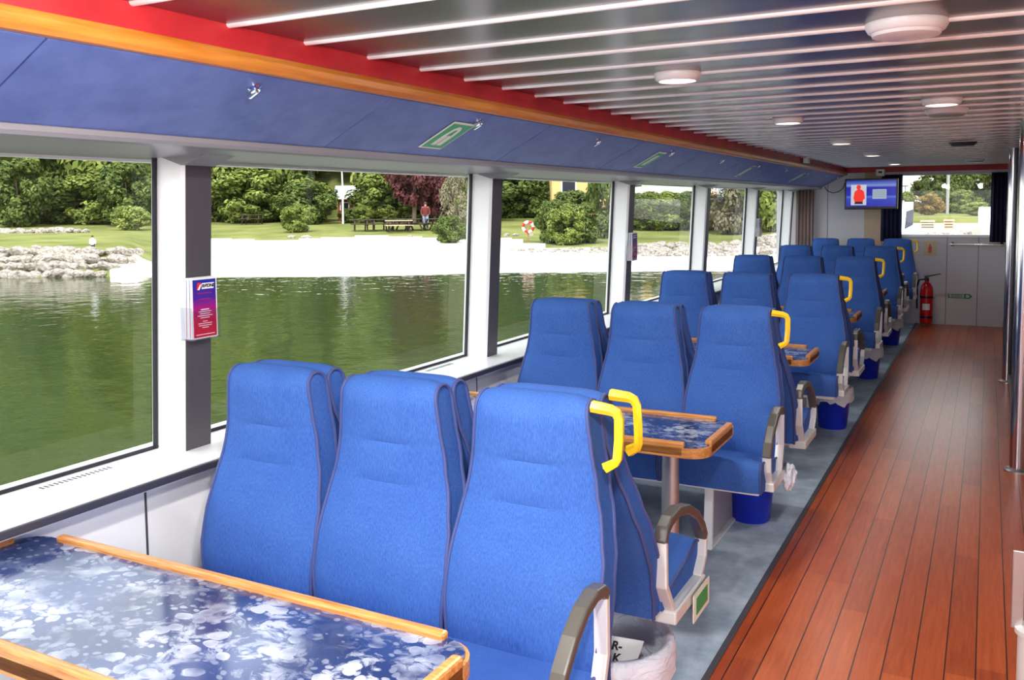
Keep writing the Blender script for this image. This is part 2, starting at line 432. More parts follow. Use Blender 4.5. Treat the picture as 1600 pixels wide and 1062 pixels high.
# forward bulkhead with its window
WX0, WX1, WZ0, WZ1 = -1.02, .06, 1.165, 1.935
s = MB()
s.box(-2.62, WX0, YE, YE + .08, 0, ZC, wall_white).box(WX1, XS, YE, YE + .08, 0, ZC, wall_white)
s.box(WX0, WX1, YE, YE + .08, 0, WZ0, wall_white).box(WX0, WX1, YE, YE + .08, WZ1, ZC, wall_white)
struct(s.build('wall_front'))
struct(MB().box(-1.70, .20, YE - .02, YE, 1.985, ZC, red_m).build('trim_22'))
s = MB()
for x in (-1.94, -.46, -.10): s.box(x - .003, x + .003, YE - .002, YE, .0, WZ0 if x > -1 else 1.98, seam_m)
struct(s.build('trim_23'))
struct(MB().box(-1.47, -1.25, YE - .012, YE, .0, 1.985, beige_m).build('trim_24'))
struct(MB().box(WX0 - .03, WX1 + .03, YE - .03, YE + .0, WZ0 - .03, WZ0, white_paint).build('trim_25'))
s = MB(); s.v = [(WX0, YE + .04, WZ0), (WX1, YE + .04, WZ0), (WX1, YE + .04, WZ1), (WX0, YE + .04, WZ1)]; s.face([0, 1, 2, 3], glass_m)
struct(s.build('window_%d' % (wn_ + 1), normals=False))
# right-hand partition forward of the pole, with a steel kick strip
struct(MB().box(.215, .29, 6.35, YE, 0, ZC, M('partition_grey', srgb(128, 126, 130), .3, metal=.3)).build('wall_right'))
struct(MB().box(.195, .215, 6.35, YE, 0, .07, steel).build('baseboard_right'))
# aft and starboard sides behind the camera: low walls and posts, left open above to let in fill daylight
s = MB().box(-2.62, XS, YB - .06, YB, 0, .80, white_panel).box(-2.62, XS, YB - .06, YB, 1.90, ZC, white_panel)
for x in (-2.55, -1.0, .3, 1.5, 2.55): s.box(x - .05, x + .05, YB - .06, YB, .8, 1.9, white_paint)
struct(s.build('wall_back'))
s = MB().box(XS, XS + .06, YB, 2.3, 0, .70, white_panel).box(XS, XS + .06, YB, 2.3, 1.95, ZC, white_panel).box(XS, XS + .06, 2.3, YE, 0, ZC, white_panel)  # unseen side made solid farther forward to dim the far seats
for k in range(-2, 0): s.box(XS, XS + .06, 2.11 + 2.08 * k, 2.24 + 2.08 * k, .776, 1.85, white_paint)
struct(s.build('wall_starboard'))

# ------------------------------------------------------------------ overhead locker flaps with latches
ordn = ['first', 'second', 'third', 'fourth', 'fifth', 'sixth', 'seventh', 'eighth', 'ninth', 'tenth', 'eleventh', 'twelfth']
def locker(i, ya, yb):
    t = thing('locker_flap', 'sloping blue overhead locker flap, %s along the row from the camera' % ordn[i], 'locker', (-1.87, (ya + yb) / 2, 1.88), 0, 'overhead locker flaps')
    h = (yb - ya) / 2 - .002
    s = MB()
    A, B = (.143, .073), (-.147, -.078)
    s.prism([A, B, (B[0] - .02, B[1] + .03), (A[0] - .02, A[1] + .03)], 'y', -h, h, blue_vinyl)
    s.build('panel', t, bev=.003)
    # latch close to the upper edge
    ry = .03
    lt = MB(); ex, ez = .095, .049
    lt.lathe([(.020, 0), (.020, .006), (.013, .010), (.013, .016)], chrome, 16)
    o = lt.build('latch', t, smooth=True); o.location = (ex, ry, ez - .0005)
    o.rotation_euler = (0, math.radians(180 - 27), 0)
    lv = MB().box(-.006, .03, -.006, .006, .012, .022, chrome).build('latch_lever', o, bev=.002)
    return t
YS = [1.215 * i for i in range(0, 11)]
for i in range(10): locker(i, YS[i], YS[i + 1])
locker(10, YS[10], YE - .02)
# rescue signs stuck on the flaps
def lsign(y, label, hh=.075, vest=True, big=True):
    ln = .19
    t = thing('lifejacket_sign', label, 'sign', (-1.875, y, 1.8735), 0, 'green rescue signs on the lockers')
    t.rotation_euler = (0, math.radians(-27.5), 0)
    # local x runs up the slope, y along the cabin, -z faces down
    MB().box(-ln / 2, ln / 2, -hh, hh, -.003, 0, sign_white).build('board', t)
    MB().box(-ln / 2 + .010, ln / 2 - .010, -hh + .008, hh - .008, -.0042, -.003, green_sign).build('green_field', t)
    if vest:
        q = MB(); cols = sign_white
        for sy in (-1, 1):
            q.prism([(-.065, sy * .004), (-.065, sy * .034), (.005, sy * .034), (.005, sy * .004)], 'z', -.0052, -.0042, cols)
            q.prism([(.005, sy * .018), (.005, sy * .034), (.05, sy * .026), (.068, sy * .010), (.068, 0), (.050, 0), (.045, sy * .010)], 'z', -.0052, -.0042, cols)
        q.build('vest_pictogram', t)
    else:
        q = MB()
        for a in (-.02, .0, .02): q.box(-.06, .06, a - .005, a + .005, -.0052, -.0042, sign_white)
        q.build('lettering', t)
    return t
lsign(3.0, 'green lifejacket sign on the locker flap nearest the camera', .078)
lsign(5.38, 'narrow green sign on the locker flap, second rescue sign from the camera', .07, False)
lsign(7.85, 'narrow green sign on the locker flap, third rescue sign from the camera', .05, False)
lsign(10.25, 'pale narrow sign on the locker flap, farthest rescue sign', .07, False)

# ------------------------------------------------------------------ ceiling fittings
def downlight(x, y, r, label, power, lens=True, added_fill=False):
    t = thing('ceiling_light', label, 'ceiling light', (x, y, ZC), 0, 'round ceiling lights')
    MB().lathe([(r, 0), (r, -.012), (r * .94, -.024), (r * .80, -.030), (r * .76, -.022), (r * .3, -.020)][::-1], white_paint, 32).build('ring', t, smooth=True)
    MB().lathe([(r * .76, -.026), (r * .5, -.030), (.001, -.032)][::-1], lamp_glow if lens else soffit_m, 32).build('diffuser', t, smooth=True)
    if power:
        if added_fill:                                   # extra point light added to brighten ceiling strips and fascia
            ld = bpy.data.lights.new('fill_point', 'POINT'); ld.shadow_soft_size = .05; ld.energy = power * .8; ld.color = (1, .96, .90)
            lo = bpy.data.objects.new('fill_point', ld); COL.objects.link(lo); lo.parent = t; lo.location = (0, 0, -.095)
        ad = bpy.data.lights.new('lamp_beam', 'AREA'); ad.shape = 'DISK'; ad.size = r * 1.5; ad.energy = power * .8; ad.color = (1, .96, .90)
        ao = bpy.data.objects.new('lamp_beam', ad); COL.objects.link(ao); ao.parent = t; ao.location = (0, 0, -.034)
    return t
for i, y in enumerate((3.115, 5.1, 7.13, 9.16, 11.45)):
    downlight(-.985, y, .082, 'small round ceiling downlight, %s of five in the row above the seats' % ordn[i], LAMP_W * (1.2, .7, .35, .25, .3)[i])
for y in (1.12, -.9): downlight(-.985, y, .082, 'small round fill downlight added above and behind the camera', LAMP_W * 2.2, added_fill=True)  # unseen downlights added as fill for the near cabin
downlight(-.20, 4.53, .085, 'small bright round downlight over the middle of the aisle', LAMP_W * .7)
downlight(-.20, .55, .12, 'wide round fill light added straight above the camera', LAMP_W * 3, added_fill=True)  # out of view, added as fill light
downlight(-.20, -1.4, .12, 'wide round fill light added behind the camera', LAMP_W * 3, added_fill=True)  # another unseen lamp added for fill
def dome(x, y, r, label, m):
    t = thing('ceiling_disc', label, 'ceiling fitting', (x, y, ZC), 0, 'round ceiling discs over the aisle')
    MB().lathe([(r, 0), (r, -.010), (r * .93, -.022), (r * .86, -.026)][::-1], white_paint if m is not dark_grey else m, 36, capt=True).build('rim', t, smooth=True)
    MB().lathe([(r * .86, -.024), (r * .82, -.034), (r * .7, -.037), (.002, -.038)][::-1], m, 36).build('cover', t, smooth=True)
dome(-.20, 2.56, .100, 'large white domed ceiling disc nearest the camera', white_paint)
dome(-.20, 5.05, .10, 'flat grey ceiling disc just behind the bright aisle downlight', soffit_m)
dome(-.19, 7.86, .10, 'dark grey ceiling disc over the far aisle', dark_grey)
dome(-.15, 11.3, .10, 'pale ceiling disc close to the front window', soffit_m)
t = thing('ceiling_sensor', 'small white square box on the red fascia near the far end', 'sensor', (-1.69, 9.6, 2.03))
MB().box(0, .05, -.06, .06, -.03, .03, white_paint).build('case', t, bev=.005)

# ------------------------------------------------------------------ seats
def make_back(parent, sgn, tab, thick, name='backrest', z0=.38):
    hwt = [(.38, .203), (.50, .211), (.62, .218), (.72, .213), (.80, .199), (.90, .179), (1.0, .165), (1.075, .157)]
    zs = [.38, .43, .48, .53, .58, .63, .68, .73, .77, .81, .834, .840, .846, .88, .915, .944, .950, .956, .985, 1.02, 1.05, 1.075]
    zs = [z0] + [z for z in zs if z > z0 + .01]
    zt = 1.075
    front = [(interp(tab, z), z, interp(hwt, z)) for z in zs]
    yt = interp(tab, zt); r = thick / 2
    arc = []
    for i in range(1, 8):
        a = PI * i / 8; arc.append((yt - sgn * (r - r * math.cos(a)), zt + r * math.sin(a) * .95, interp(hwt, zt) - .006 * math.sin(a)))
    back = [(interp(tab, z) - sgn * thick * (1 if z > .6 else 1), z, interp(hwt, z)) for z in reversed(zs)]
    loop = front + arc + back; n = len(loop); nx = 13
    s = MB()
    for i, (yy, z, hw) in enumerate(loop):
        isf = i < len(front); isb = i >= len(front) + len(arc)
        for j in range(nx):
            q = -1 + 2 * j / (nx - 1)
            q = math.copysign(abs(q) ** .85, q)
            e = 1 - abs(q) ** 6
            bul = .014 * e if not isb else .006 * e
            if isf:
                bul += .010 * (1 - q * q)
                if z in (.840, .950) and abs(q) < .5: bul -= .0025
            dy = bul * sgn if not isb else -bul * sgn
            dz = 0
            if not isf and not isb:
                a = PI * (i - len(front) + 1) / 8; dy = bul * sgn * math.cos(a); dz = .012 * e * math.sin(a)
            s.v.append((hw * q, yy + dy, z + dz))
    for i in range(n - 1):
        for j in range(nx - 1): s.face([i * nx + j, i * nx + j + 1, (i + 1) * nx + j + 1, (i + 1) * nx + j], fabric)
    for i in range(n // 2):
        k = n - 1 - i
        if k - i < 2: break
        for j in (0, nx - 1):
            a, b_, c, d = i * nx + j, (i + 1) * nx + j, (k - 1) * nx + j, k * nx + j
            s.face([a, b_, c, d] if b_ != c else [a, b_, d], fabric)
    for j in range(nx - 1): s.face([j, j + 1, (n - 1) * nx + j + 1, (n - 1) * nx + j], fabric)
    o = s.build(name, parent, smooth=True)
    for sd_ in (-1, 1):
        MB().tube([(sd_ * (hw + .001), yy, z) for (yy, z, hw) in loop], .0055, piping_m, 8).build('piping', o, smooth=True)
    return o
def make_cushion(parent, sgn, rear, frontd, hw=.216):
    zr, zf = .475, .525
    prof = []
    A = [(rear, zr - .005), (rear + (frontd - rear) * .25, zr + .004), (rear + (frontd - rear) * .55, zr + .024), (frontd - .07, zf - .004), (frontd - .03, zf), (frontd - .010, zf - .008), (frontd, zf - .025),
         (frontd - .002, zf - .06), (frontd - .008, zf - .10), (frontd - .02, zf - .125), (frontd - .05, zf - .13), (rear + .14, zr - .085), (rear + .05, zr - .05), (rear, zr - .045)]
    s = MB(); nx = 11; n = len(A)
    for (d, z) in A:
        for j in range(nx):
            q = -1 + 2 * j / (nx - 1); e = 1 - abs(q) ** 5
            s.v.append((hw * q, sgn * (d + (.008 * e if d > frontd - .03 else 0)), z + (.010 * e if z > .46 else 0)))
    for i in range(n):
        k = (i + 1) % n
        for j in range(nx - 1): s.face([i * nx + j, i * nx + j + 1, k * nx + j + 1, k * nx + j], fabric)
    for j in (0, nx - 1): s.face([i * nx + j for i in range(n)], fabric)
    o = s.build('cushion', parent, smooth=True)
    for sd_ in (-1, 1): MB().tube([(sd_ * hw, sgn * d, z) for d, z in A[:10]], .005, piping_m, 8).build('piping', o, smooth=True)
    return o
FT = [(.38, -.128), (.46, -.150), (.56, -.152), (.66, -.130), (.76, -.098), (.85, -.074), (.93, -.066), (1.0, -.072), (1.075, -.076)]
AT = [(.38, .365), (.46, .350), (.56, .312), (.68, .250), (.80, .185), (.92, .130), (1.0, .100), (1.075, .088)]
def arm(parent, sgn, x, rear, pad, front, base, sticker=False):
    a = bpy.data.objects.new('armrest', None)
    s = MB(); s.bar([(x, sgn * d, z) for d, z in pad], .038, .030, pad_m)
    a = s.build('armrest', parent, bev=.006)
    MB().bar([(x, sgn * d, z) for d, z in rear], .036, .020, alu).build('upright', a, bev=.003)
    MB().bar([(x, sgn * d, z) for d, z in front], .036, .020, alu).build('front_strut', a, bev=.003)
    y0, y1 = sorted((sgn * base[0], sgn * base[1]))
    MB().box(x - .055, x + .026, y0, y1, .385, .425, alu).build('bracket', a, bev=.006)
    if sticker:
        q = MB().box(x + .034, x + .037, sgn * base[1] - .17, sgn * base[1] + .0, .335, .42, sign_white)
        pl = q.build('sign_plate', a)
        MB().box(x + .037, x + .0385, sgn * base[1] - .145, sgn * base[1] - .025, .352, .403, green_sign).build('green_arrow', pl)
    return a
def handle(parent, pts):
    s = MB(); s.tube(pts, [.018, .0165, .015, .0145, .0145, .0145, .0145, .017], yellow_m, 6, flat=.85)
    s.build('grab_handle', parent, smooth=True)
SX = [-1.895, -1.455, -1.015]
C0 = 2.073
PLACE = ['by the window', 'in the middle', 'on the aisle']
ROWN = ['nearest row', 'second row', 'third row', 'fourth row', 'fifth row', 'last row']
def facing_seat(aisle, c, xc, label):
    t = thing('passenger_seat', label, 'seat', (xc, c, 0), 0, 'blue seats facing the camera')
    make_back(t, -1, FT, .082); make_cushion(t, -1, .10, .498)
    if aisle:
        X = -.790 - xc
        arm(t, -1, X, [(.148, .675), (.146, .53), (.185, .42)], [(.140, .672), (.165, .692), (.21, .698), (.27, .683), (.33, .645), (.385, .590), (.415, .535)],
            [(.412, .545), (.408, .48), (.365, .42)], (.16, .39))
        h = [(-.848, -.066, 1.106), (-.800, -.062, 1.100), (-.786, -.061, 1.094), (-.779, -.060, 1.080), (-.779, -.060, 1.03), (-.782, -.063, .982), (-.787, -.065, .972), (-.812, -.070, .957)]
        handle(t, [(x - xc, y_, z) for x, y_, z in h])
    return t
def away_seat(aisle, c, xc, label, with_handle, sticker):
    t = thing('passenger_seat', label, 'seat', (xc, c, 0), 0, 'blue seats turned away from the camera')
    make_back(t, 1, AT, .074, z0=.425); make_cushion(t, 1, .33, .70)
    if aisle:
        X = -.790 - xc
        arm(t, 1, X, [(.292, .655), (.298, .52), (.37, .42)], [(.286, .648), (.305, .680), (.345, .696), (.42, .700), (.51, .680), (.60, .635), (.67, .575), (.70, .53)],
            [(.700, .54), (.692, .47), (.64, .42)], (.35, .66), sticker)
        if with_handle:
            h = [(-.848, .056, 1.112), (-.800, .060, 1.108), (-.786, .062, 1.102), (-.779, .064, 1.088), (-.779, .074, 1.03), (-.782, .084, .985), (-.787, .088, .974), (-.812, .096, .958)]
            handle(t, [(x - xc, y_, z) for x, y_, z in h])
    return t
proto = {}
def put(kind, aisle, c, xc, label, **k):
    key = (kind, aisle, tuple(sorted(k.items())))
    if key in proto: return dup(proto[key], (xc, c, 0), label)
    o = facing_seat(aisle, c, xc, label) if kind == 'f' else away_seat(aisle, c, xc, label, **k)
    proto[key] = o; return o
for k in range(6):
    c = C0 + PITCH * k
    for i, xc in enumerate(SX):
        ex = {0: '', 1: '', 2: ' with a yellow handle' if k < 5 else ''}[i]
        put('f', i == 2, c, xc, 'blue seat facing the camera %s of the %s%s' % (PLACE[i], ROWN[k], ex))
        if k < 5:
            put('a', i == 2, c, xc, 'blue seat turned away, %s, backing onto the %s' % (PLACE[i], ROWN[k]), with_handle=(k == 0 and i == 2), sticker=(k == 0 and i == 2))
# frames that carry each back-to-back pair
def seat_frame(c, label, last=False):
    t = thing('seat_frame', label, 'seat frame', (-1.455, c, 0), 0, 'white metal seat frames')
    for lx in (.345, -.345):
        s = MB().prism([(-.135, .40), (-.115, .40), (-.135, 0), (-.16, 0)], 'x', lx - .020, lx + .020, white_paint)
        s.box(lx - .004, lx + .004, -.115, .30 if not last else .12, .02, .36, soffit_m)  # side plate in darker grey, its shade put into the colour
        s.box(lx - .030, lx + .030, .30 if not last else .10, .32 if not last else .12, 0, .40, white_paint)
        s.box(lx - .022, lx + .022, -.145, .33 if not last else .13, 0, .012, alu)
        s.build('leg', t, bev=.003)
    MB().box(-.66, .63, -.40, -.36, .365, .392, white_paint).box(-.66, .63, -.20, -.16, .365, .39, white_paint).build('front_beam', t, bev=.003)
    if not last: MB().box(-.66, .60, .46, .50, .365, .39, white_paint).box(-.66, .63, .60, .64, .365, .395, white_paint).build('rear_beam', t, bev=.003)
    return t
fr0 = seat_frame(C0, 'white metal frame under the seats of the nearest row')
for k in range(1, 5): dup(fr0, (-1.455, C0 + PITCH * k, 0), 'white metal frame under the seats of the %s' % ROWN[k])
seat_frame(C0 + PITCH * 5, 'white metal frame under the seats of the sixth and last row', True)

# ------------------------------------------------------------------ tables
def table(c, label):
    t = thing('saloon_table', label, 'table', (-1.5975, c, 0), 0, 'navy tables with wooden edges')
    hx, hy, q = .7125, .2325, .075
    def outline(o=0.0):
        pts = []
        for sx_, sy_ in ((1, -1), (1, 1), (-1, 1), (-1, -1)):
            cx, cy = sx_ * (hx - q), sy_ * (hy - q)
            a0 = {(1, -1): -90, (1, 1): 0, (-1, 1): 90, (-1, -1): 180}[(sx_, sy_)]
            for i in range(6):
                a = math.radians(a0 + 90 * i / 5); pts.append((cx + (q + o) * math.cos(a), cy + (q + o) * math.sin(a)))
        return pts
    MB().prism(outline(-.006), 'z', .672, .71, lam).build('top', t)
    e = MB(); o1, o0 = outline(.003), outline(-.008); n = len(o1)
    for z in (.668, .704):
        e.v += [(x, y_, z) for x, y_ in o1] + [(x, y_, z) for x, y_ in o0]
    for i in range(n):
        j = (i + 1) % n
        e.face([i, j, 2 * n + j, 2 * n + i], wood_edge); e.face([n + i, 3 * n + i, 3 * n + j, n + j], wood_edge)
        e.face([i, n + i, n + j, j], wood_edge); e.face([2 * n + i, 2 * n + j, 3 * n + j, 3 * n + i], wood_edge)
    e.build('edge_band', t)
    for yy in (hy - .010, -hy + .010):
        MB().box(-hx + .115, hx - .08, yy - .013, yy + .013, .669, .725, wood_edge).build('raised_lip', t, bev=.007)
    for xx in (hx - .010, -hx + .010):
        MB().box(xx - .013, xx + .013, -hy + .075, hy - .075, .669, .725, wood_edge).build('raised_lip', t, bev=.007)
    MB().lathe([(.09, 0), (.09, .012), (.036, .02), (.034, .64), (.06, .665), (.06, .672)], steel, 24, c=(.508, 0, 0)).build('pedestal', t, smooth=True)
    MB().box(-hx - .02, -hx + .25, -.03, .03, .635, .672, alu).box(-hx - .021, -hx + .0, -.03, .03, .55, .672, alu).build('wall_bracket', t)
    return t
T0 = table(1.2875, 'navy blotched table with wooden lip at the lower left, nearest the camera')
for k, lab in ((1, 'navy table with orange wooden edge between the nearest and second rows'), (2, 'navy table with orange edge between the second and third rows'),
               (3, 'navy table with orange edge between the third and fourth rows'), (4, 'navy table with orange edge between the fourth and fifth rows'),
               (5, 'navy table with orange edge before the last row')):
    dup(T0, (-1.5975, 1.2875 + PITCH * k + .012, 0), lab)

# ------------------------------------------------------------------ waste bins under the aisle seats
def bin_(x, y, label, near=False, liner=True, k_=1.0):
    t = thing('waste_bin', label, 'waste bin', (x, y, 0), 0, 'blue waste bins')
    MB().lathe([(.092, 0), (.096, .008), (.122, .272), (.127, .28), (.122, .284), (.118, .274), (.092, .012), (.001, .012)], bin_blue, 36, capt=False).build('bucket', t, smooth=True)
    if liner:
        q = MB(); seg = 48; rows = [(.060, .04, .0), (.084, .07, .003), (.091, .13, .006), (.100, .20, .007), (.110, .26, .006), (.119, .295, .004), (.132, .294, .006), (.137, .270, .012), (.137, .235, .018), (.133, .190, .026)]
        for i, (r, z, amp) in enumerate(rows):
            for k in range(seg):
                a = 2 * PI * k / seg
                wv = math.sin(a * 9 + i * .7) * .5 + math.sin(a * 17 + 1.3 * i) * .3 + math.sin(a * 4 + 2) * .6
                q.v.append(((r + max(-.003, amp * .35 * wv)) * math.cos(a), (r + max(-.003, amp * .35 * wv)) * math.sin(a), z + (amp * wv * .8 if i > 6 else amp * .3 * wv)))
        for i in range(len(rows) - 1):
            for k in range(seg):
                l = (k + 1) % seg; q.face([i * seg + k, i * seg + l, (i + 1) * seg + l, (i + 1) * seg + k], liner_m)
        q.face([k for k in range(seg)], liner_m)
        q.build('liner', t, smooth=True, auto=False)
    t.scale = (k_, k_, 1.0 + (k_ - 1) * .3)
    return t
nb = bin_(-.945, 2.45, 'blue waste bin with white plastic liner beside the nearest armrest', k_=1.15)
nb.scale = (1.16, 1.42, 1.06)
nb2 = bin_(-.945, 6.63, 'blue lined waste bin under the aisle seat of the third row')
bin_(-1.03, 4.50, 'plain blue waste bin under the aisle seat of the second row', liner=False)
dup(nb2, (-.945, 8.66, 0), 'blue lined waste bin under the aisle seat of the fourth row')
dup(nb2, (-.945, 10.80, 0), 'blue lined waste bin under the aisle seat of the fifth row')
# torn card in the near bin
t = thing('paper_card', 'torn white card with black letters lying in the nearest bin', 'card', (-.93, 2.435, .262))
t.rotation_euler = (math.radians(62), math.radians(6), math.radians(24))
MB().prism([(-.06, -.045), (.052, -.045), (.044, -.01), (.06, .04), (-.06, .045)], 'z', -.001, 0, paper_white).build('sheet', t)
o = text_mesh('lettering', 'R-\nK', .034, ink, t, .2, .0012); o.location = (-.022, .0, .001)
# plastic bag hanging at the second-row arm
t = thing('plastic_bag', 'crumpled white plastic bag hanging below the second row armrest', 'bag', (-.755, 4.03, .41))
bm = bmesh.new(); bmesh.ops.create_icosphere(bm, subdivisions=3, radius=1)
for vv in bm.verts:
    d = 1 + .35 * mnoise.noise(vv.co * 2.3)
    vv.co = Vector((vv.co.x * .03 * d, vv.co.y * .055 * d, vv.co.z * .06 * d - .03))
me = bpy.data.meshes.new('film'); bm.to_mesh(me); bm.free(); me.materials.append(liner_m)
o = bpy.data.objects.new('film', me); COL.objects.link(o); o.parent = t

# ------------------------------------------------------------------ brochure holders on the posts
grad = M('brochure_print', (.5, .05, .3, 1), .3)
N, L, b = nodes(grad); tcg = N.new('ShaderNodeTexCoord'); sg = N.new('ShaderNodeSeparateXYZ'); L.new(tcg.outputs['Object'], sg.inputs[0])
mr = N.new('ShaderNodeMapRange'); mr.inputs[1].default_value = 0; mr.inputs[2].default_value = .2; L.new(sg.outputs[2], mr.inputs[0])
setcol(grad, ramp(grad, mr.outputs[0], [(0, srgb(214, 18, 50)), (.3, srgb(196, 16, 72)), (.5, srgb(168, 20, 120)), (.68, srgb(70, 32, 150)), (1, srgb(26, 50, 160))]))
logo_red = M('logo_red', srgb(222, 40, 50), .4)
def brochure(par_loc, label, front=False):
    t = thing('brochure', label, 'brochure', par_loc, 0, 'travel brochures in the wall holders')
    MB().box(-.002, 0, -.055, .055, 0, .205, paper_white).build('sheet', t)
    MB().box(0, .0006, -.050, .050, .004, .198, grad).build('print', t)
    if front:
        q = MB().prism([(-.012, .166), (.040, .166), (.043, .186), (-.010, .186)], 'x', .0006, .0012, paper_white); lg = q.build('logo_field', t)
        MB().prism([(-.034, .164), (-.020, .164), (-.012, .178), (-.016, .188), (-.030, .188)], 'x', .0006, .0012, logo_red).build('logo_mark', lg)
        MB().prism([(-.030, .164), (-.022, .164), (-.012, .184), (-.020, .180)], 'x', .0012, .0016, paper_white).build('logo_stroke', lg)
        o = text_mesh('lettering', 'RØDNE', .0155, ink, lg, .25, .0006)
        o.rotation_euler = (PI / 2, 0, PI / 2); o.location = (.0016, .0155, .176)
        q = MB()
        for z, wd in ((.150, .030), (.130, .026)): q.box(.0006, .0011, -wd, wd, z, z + .004, M('print_line', srgb(150, 26, 110), .5))
        for z, wd in ((.096, .018), (.089, .028), (.082, .022), (.075, .032), (.068, .020), (.056, .010), (.049, .030), (.042, .028), (.035, .014), (.012, .04)):
            q.box(.0006, .0011, -wd, wd, z, z + .0022, paper_white)
        q.build('text_lines', t)
    return t
HC = [(0, 2.165, 1.172), (2, 2.165 + 4.16, 1.19), (4, 2.165 + 8.32, 1.22)]
names = ['nearest window post', 'third window post', 'fifth window post']
for (k, y, z), nm in zip(HC, names):
    xb = -2.392 + (z - .776) * .05
    t = thing('brochure_holder', 'clear plastic brochure holder screwed to the %s' % nm, 'brochure holder', (xb, y, z - .012), 0, 'clear brochure holders')
    q = MB().box(.0, .003, -.062, .062, 0, .15, clear_m).box(.0, .055, -.062, .062, 0, .003, clear_m).box(.052, .055, -.062, .062, 0, .10, clear_m)
    q.box(0, .055, -.062, -.059, 0, .11, clear_m).box(0, .055, .059, .062, 0, .11, clear_m)
    q.build('tray', t)
    for i in range(5):
        b_ = brochure((xb + .012 + i * .0088, y + .002 * (i % 2), z - .008), 'blue to red brochure, %s in holder on the %s' % (['rearmost', 'second from back', 'middle', 'second from front', 'front, white logo,'][i], nm), i == 4)
        b_.rotation_euler = (0, math.radians(2.5 - i * .5), 0)

# ------------------------------------------------------------------ forward end: screen, curtains, extinguisher, signs, rail
TVY = 12.55
t = thing('television', 'flat black television showing a red jacket, on the front wall', 'television', (-1.36, TVY, 1.70))
hw, hh = .325, .20
MB().box(-hw, hw, 0, .05, -hh, hh, black_plastic).build('case', t, bev=.008)
MB().box(-.05, .05, .05, YE - TVY, -.05, .05, black_plastic).build('wall_mount', t)
scr = bpy.data.materials.new('screen_picture'); scr.use_nodes = True; N, L, b = nodes(scr)
b.inputs['Base Color'].default_value = (.01, .01, .01, 1); b.inputs['Roughness'].default_value = .2
tq = N.new('ShaderNodeTexCoord'); sq = N.new('ShaderNodeSeparateXYZ'); L.new(tq.outputs['Object'], sq.inputs[0])
mq = N.new('ShaderNodeMapRange'); mq.inputs[1].default_value = -.16; mq.inputs[2].default_value = .18; L.new(sq.outputs[2], mq.inputs[0])
cr = ramp(scr, mq.outputs[0], [(0, srgb(20, 20, 190)), (.30, srgb(40, 70, 220)), (.36, srgb(96, 130, 240)), (.42, srgb(20, 24, 200)), (.72, srgb(24, 26, 200)), (.80, srgb(150, 170, 235)), (.86, srgb(100, 130, 230)), (1, srgb(18, 22, 170))])
L.new(cr, b.inputs['Emission Color']); b.inputs['Emission Strength'].default_value = .45
sc = MB().box(-hw + .022, hw - .022, -.002, 0, -hh + .035, hh - .022, scr).build('screen', t)
e_w = emis('screen_white', srgb(215, 220, 228), .55); e_r = emis('screen_red', srgb(240, 50, 40), .7); e_d = emis('screen_dark', srgb(40, 16, 40), 1.0)
MB().box(-.245, -.055, -.003, -.002, -.145, .120, e_w).build('picture_panel', sc)
q = MB(); q.prism([(-.215, -.06), (-.20, .03), (-.165, .058), (-.135, .06), (-.115, .058), (-.085, .03), (-.07, -.06), (-.09, -.07), (-.095, -.10), (-.20, -.10), (-.205, -.07)], 'y', -.004, -.003, e_r)
q.prism([(-.150 + .028 * math.cos(a * PI / 6), .088 + .032 * math.sin(a * PI / 6)) for a in range(12)], 'y', -.004, -.003, e_r)
q.prism([(-.195, -.10), (-.10, -.10), (-.095, -.132), (-.20, -.132)], 'y', -.004, -.003, e_d)
q.build('jacket_picture', sc)
q = MB().box(.02, .19, -.003, -.002, -.065, .06, emis('screen_grey', srgb(176, 190, 205), .55)); q.build('text_panel', sc)
q = MB()
for z in (.035, .012, -.010, -.034): q.box(.032, .178, -.004, -.003, z - .004, z + .004, emis('screen_line', srgb(120, 140, 160), .8))
q.build('text_lines', sc)
# cable loop from the lockers to the screen
tag(MB().tube([(-1.93, 12.5, 1.80), (-1.90, 12.55, 1.745), (-1.84, 12.6, 1.72), (-1.77, 12.62, 1.735), (-1.71, 12.6, 1.78), (-1.69, 12.57, 1.83), (-1.685, 12.57, 1.85)], .006, dark_grey, 6).build('cable', smooth=True),
    'thin dark cable looping from the lockers to the television', 'cable')
t = thing('wall_camera', 'small white box with dark lens just above the television', 'camera', (-1.27, YE - .02, 1.985))
MB().box(-.055, .055, -.10, 0, -.055, .04, white_paint).build('case', t, bev=.01)
MB().box(-.022, .022, -.104, -.10, -.012, .012, ink).build('lens', t)
def curtain(x0, x1, z0, z1, y, m, label, folds=5, amp=.018, dy=None):
    s = MB(); n = folds * 8
    for z in (z0, (z0 + z1) / 2, z1):
        for i in range(n + 1):
            a = i / n
            yy = y + amp * math.sin(a * folds * 2 * PI + z * .6)
            s.v.append((x0 + (x1 - x0) * a, yy + (dy * a if dy else 0), z))
    for r in range(2):
        for i in range(n): s.face([r * (n + 1) + i, r * (n + 1) + i + 1, (r + 1) * (n + 1) + i + 1, (r + 1) * (n + 1) + i], m)
    o = s.build('curtain', smooth=True, auto=False, normals=False)
    so = o.modifiers.new('cloth', 'SOLIDIFY'); so.thickness = .006
    return tag(o, label, 'curtain')
curtain(-1.255, -1.0, 1.075, 1.95, YE - .06, navy_cloth, 'dark navy curtain at the left of the front window, behind the television', 5)
curtain(.025, .205, 1.075, 1.95, YE - .06, navy_cloth, 'dark navy curtain at the right of the front window', 4)
curtain(-2.33, -2.10, .80, 1.765, 12.70, brown_cloth, 'taupe curtain gathered at the far end of the side windows', 5, .018)
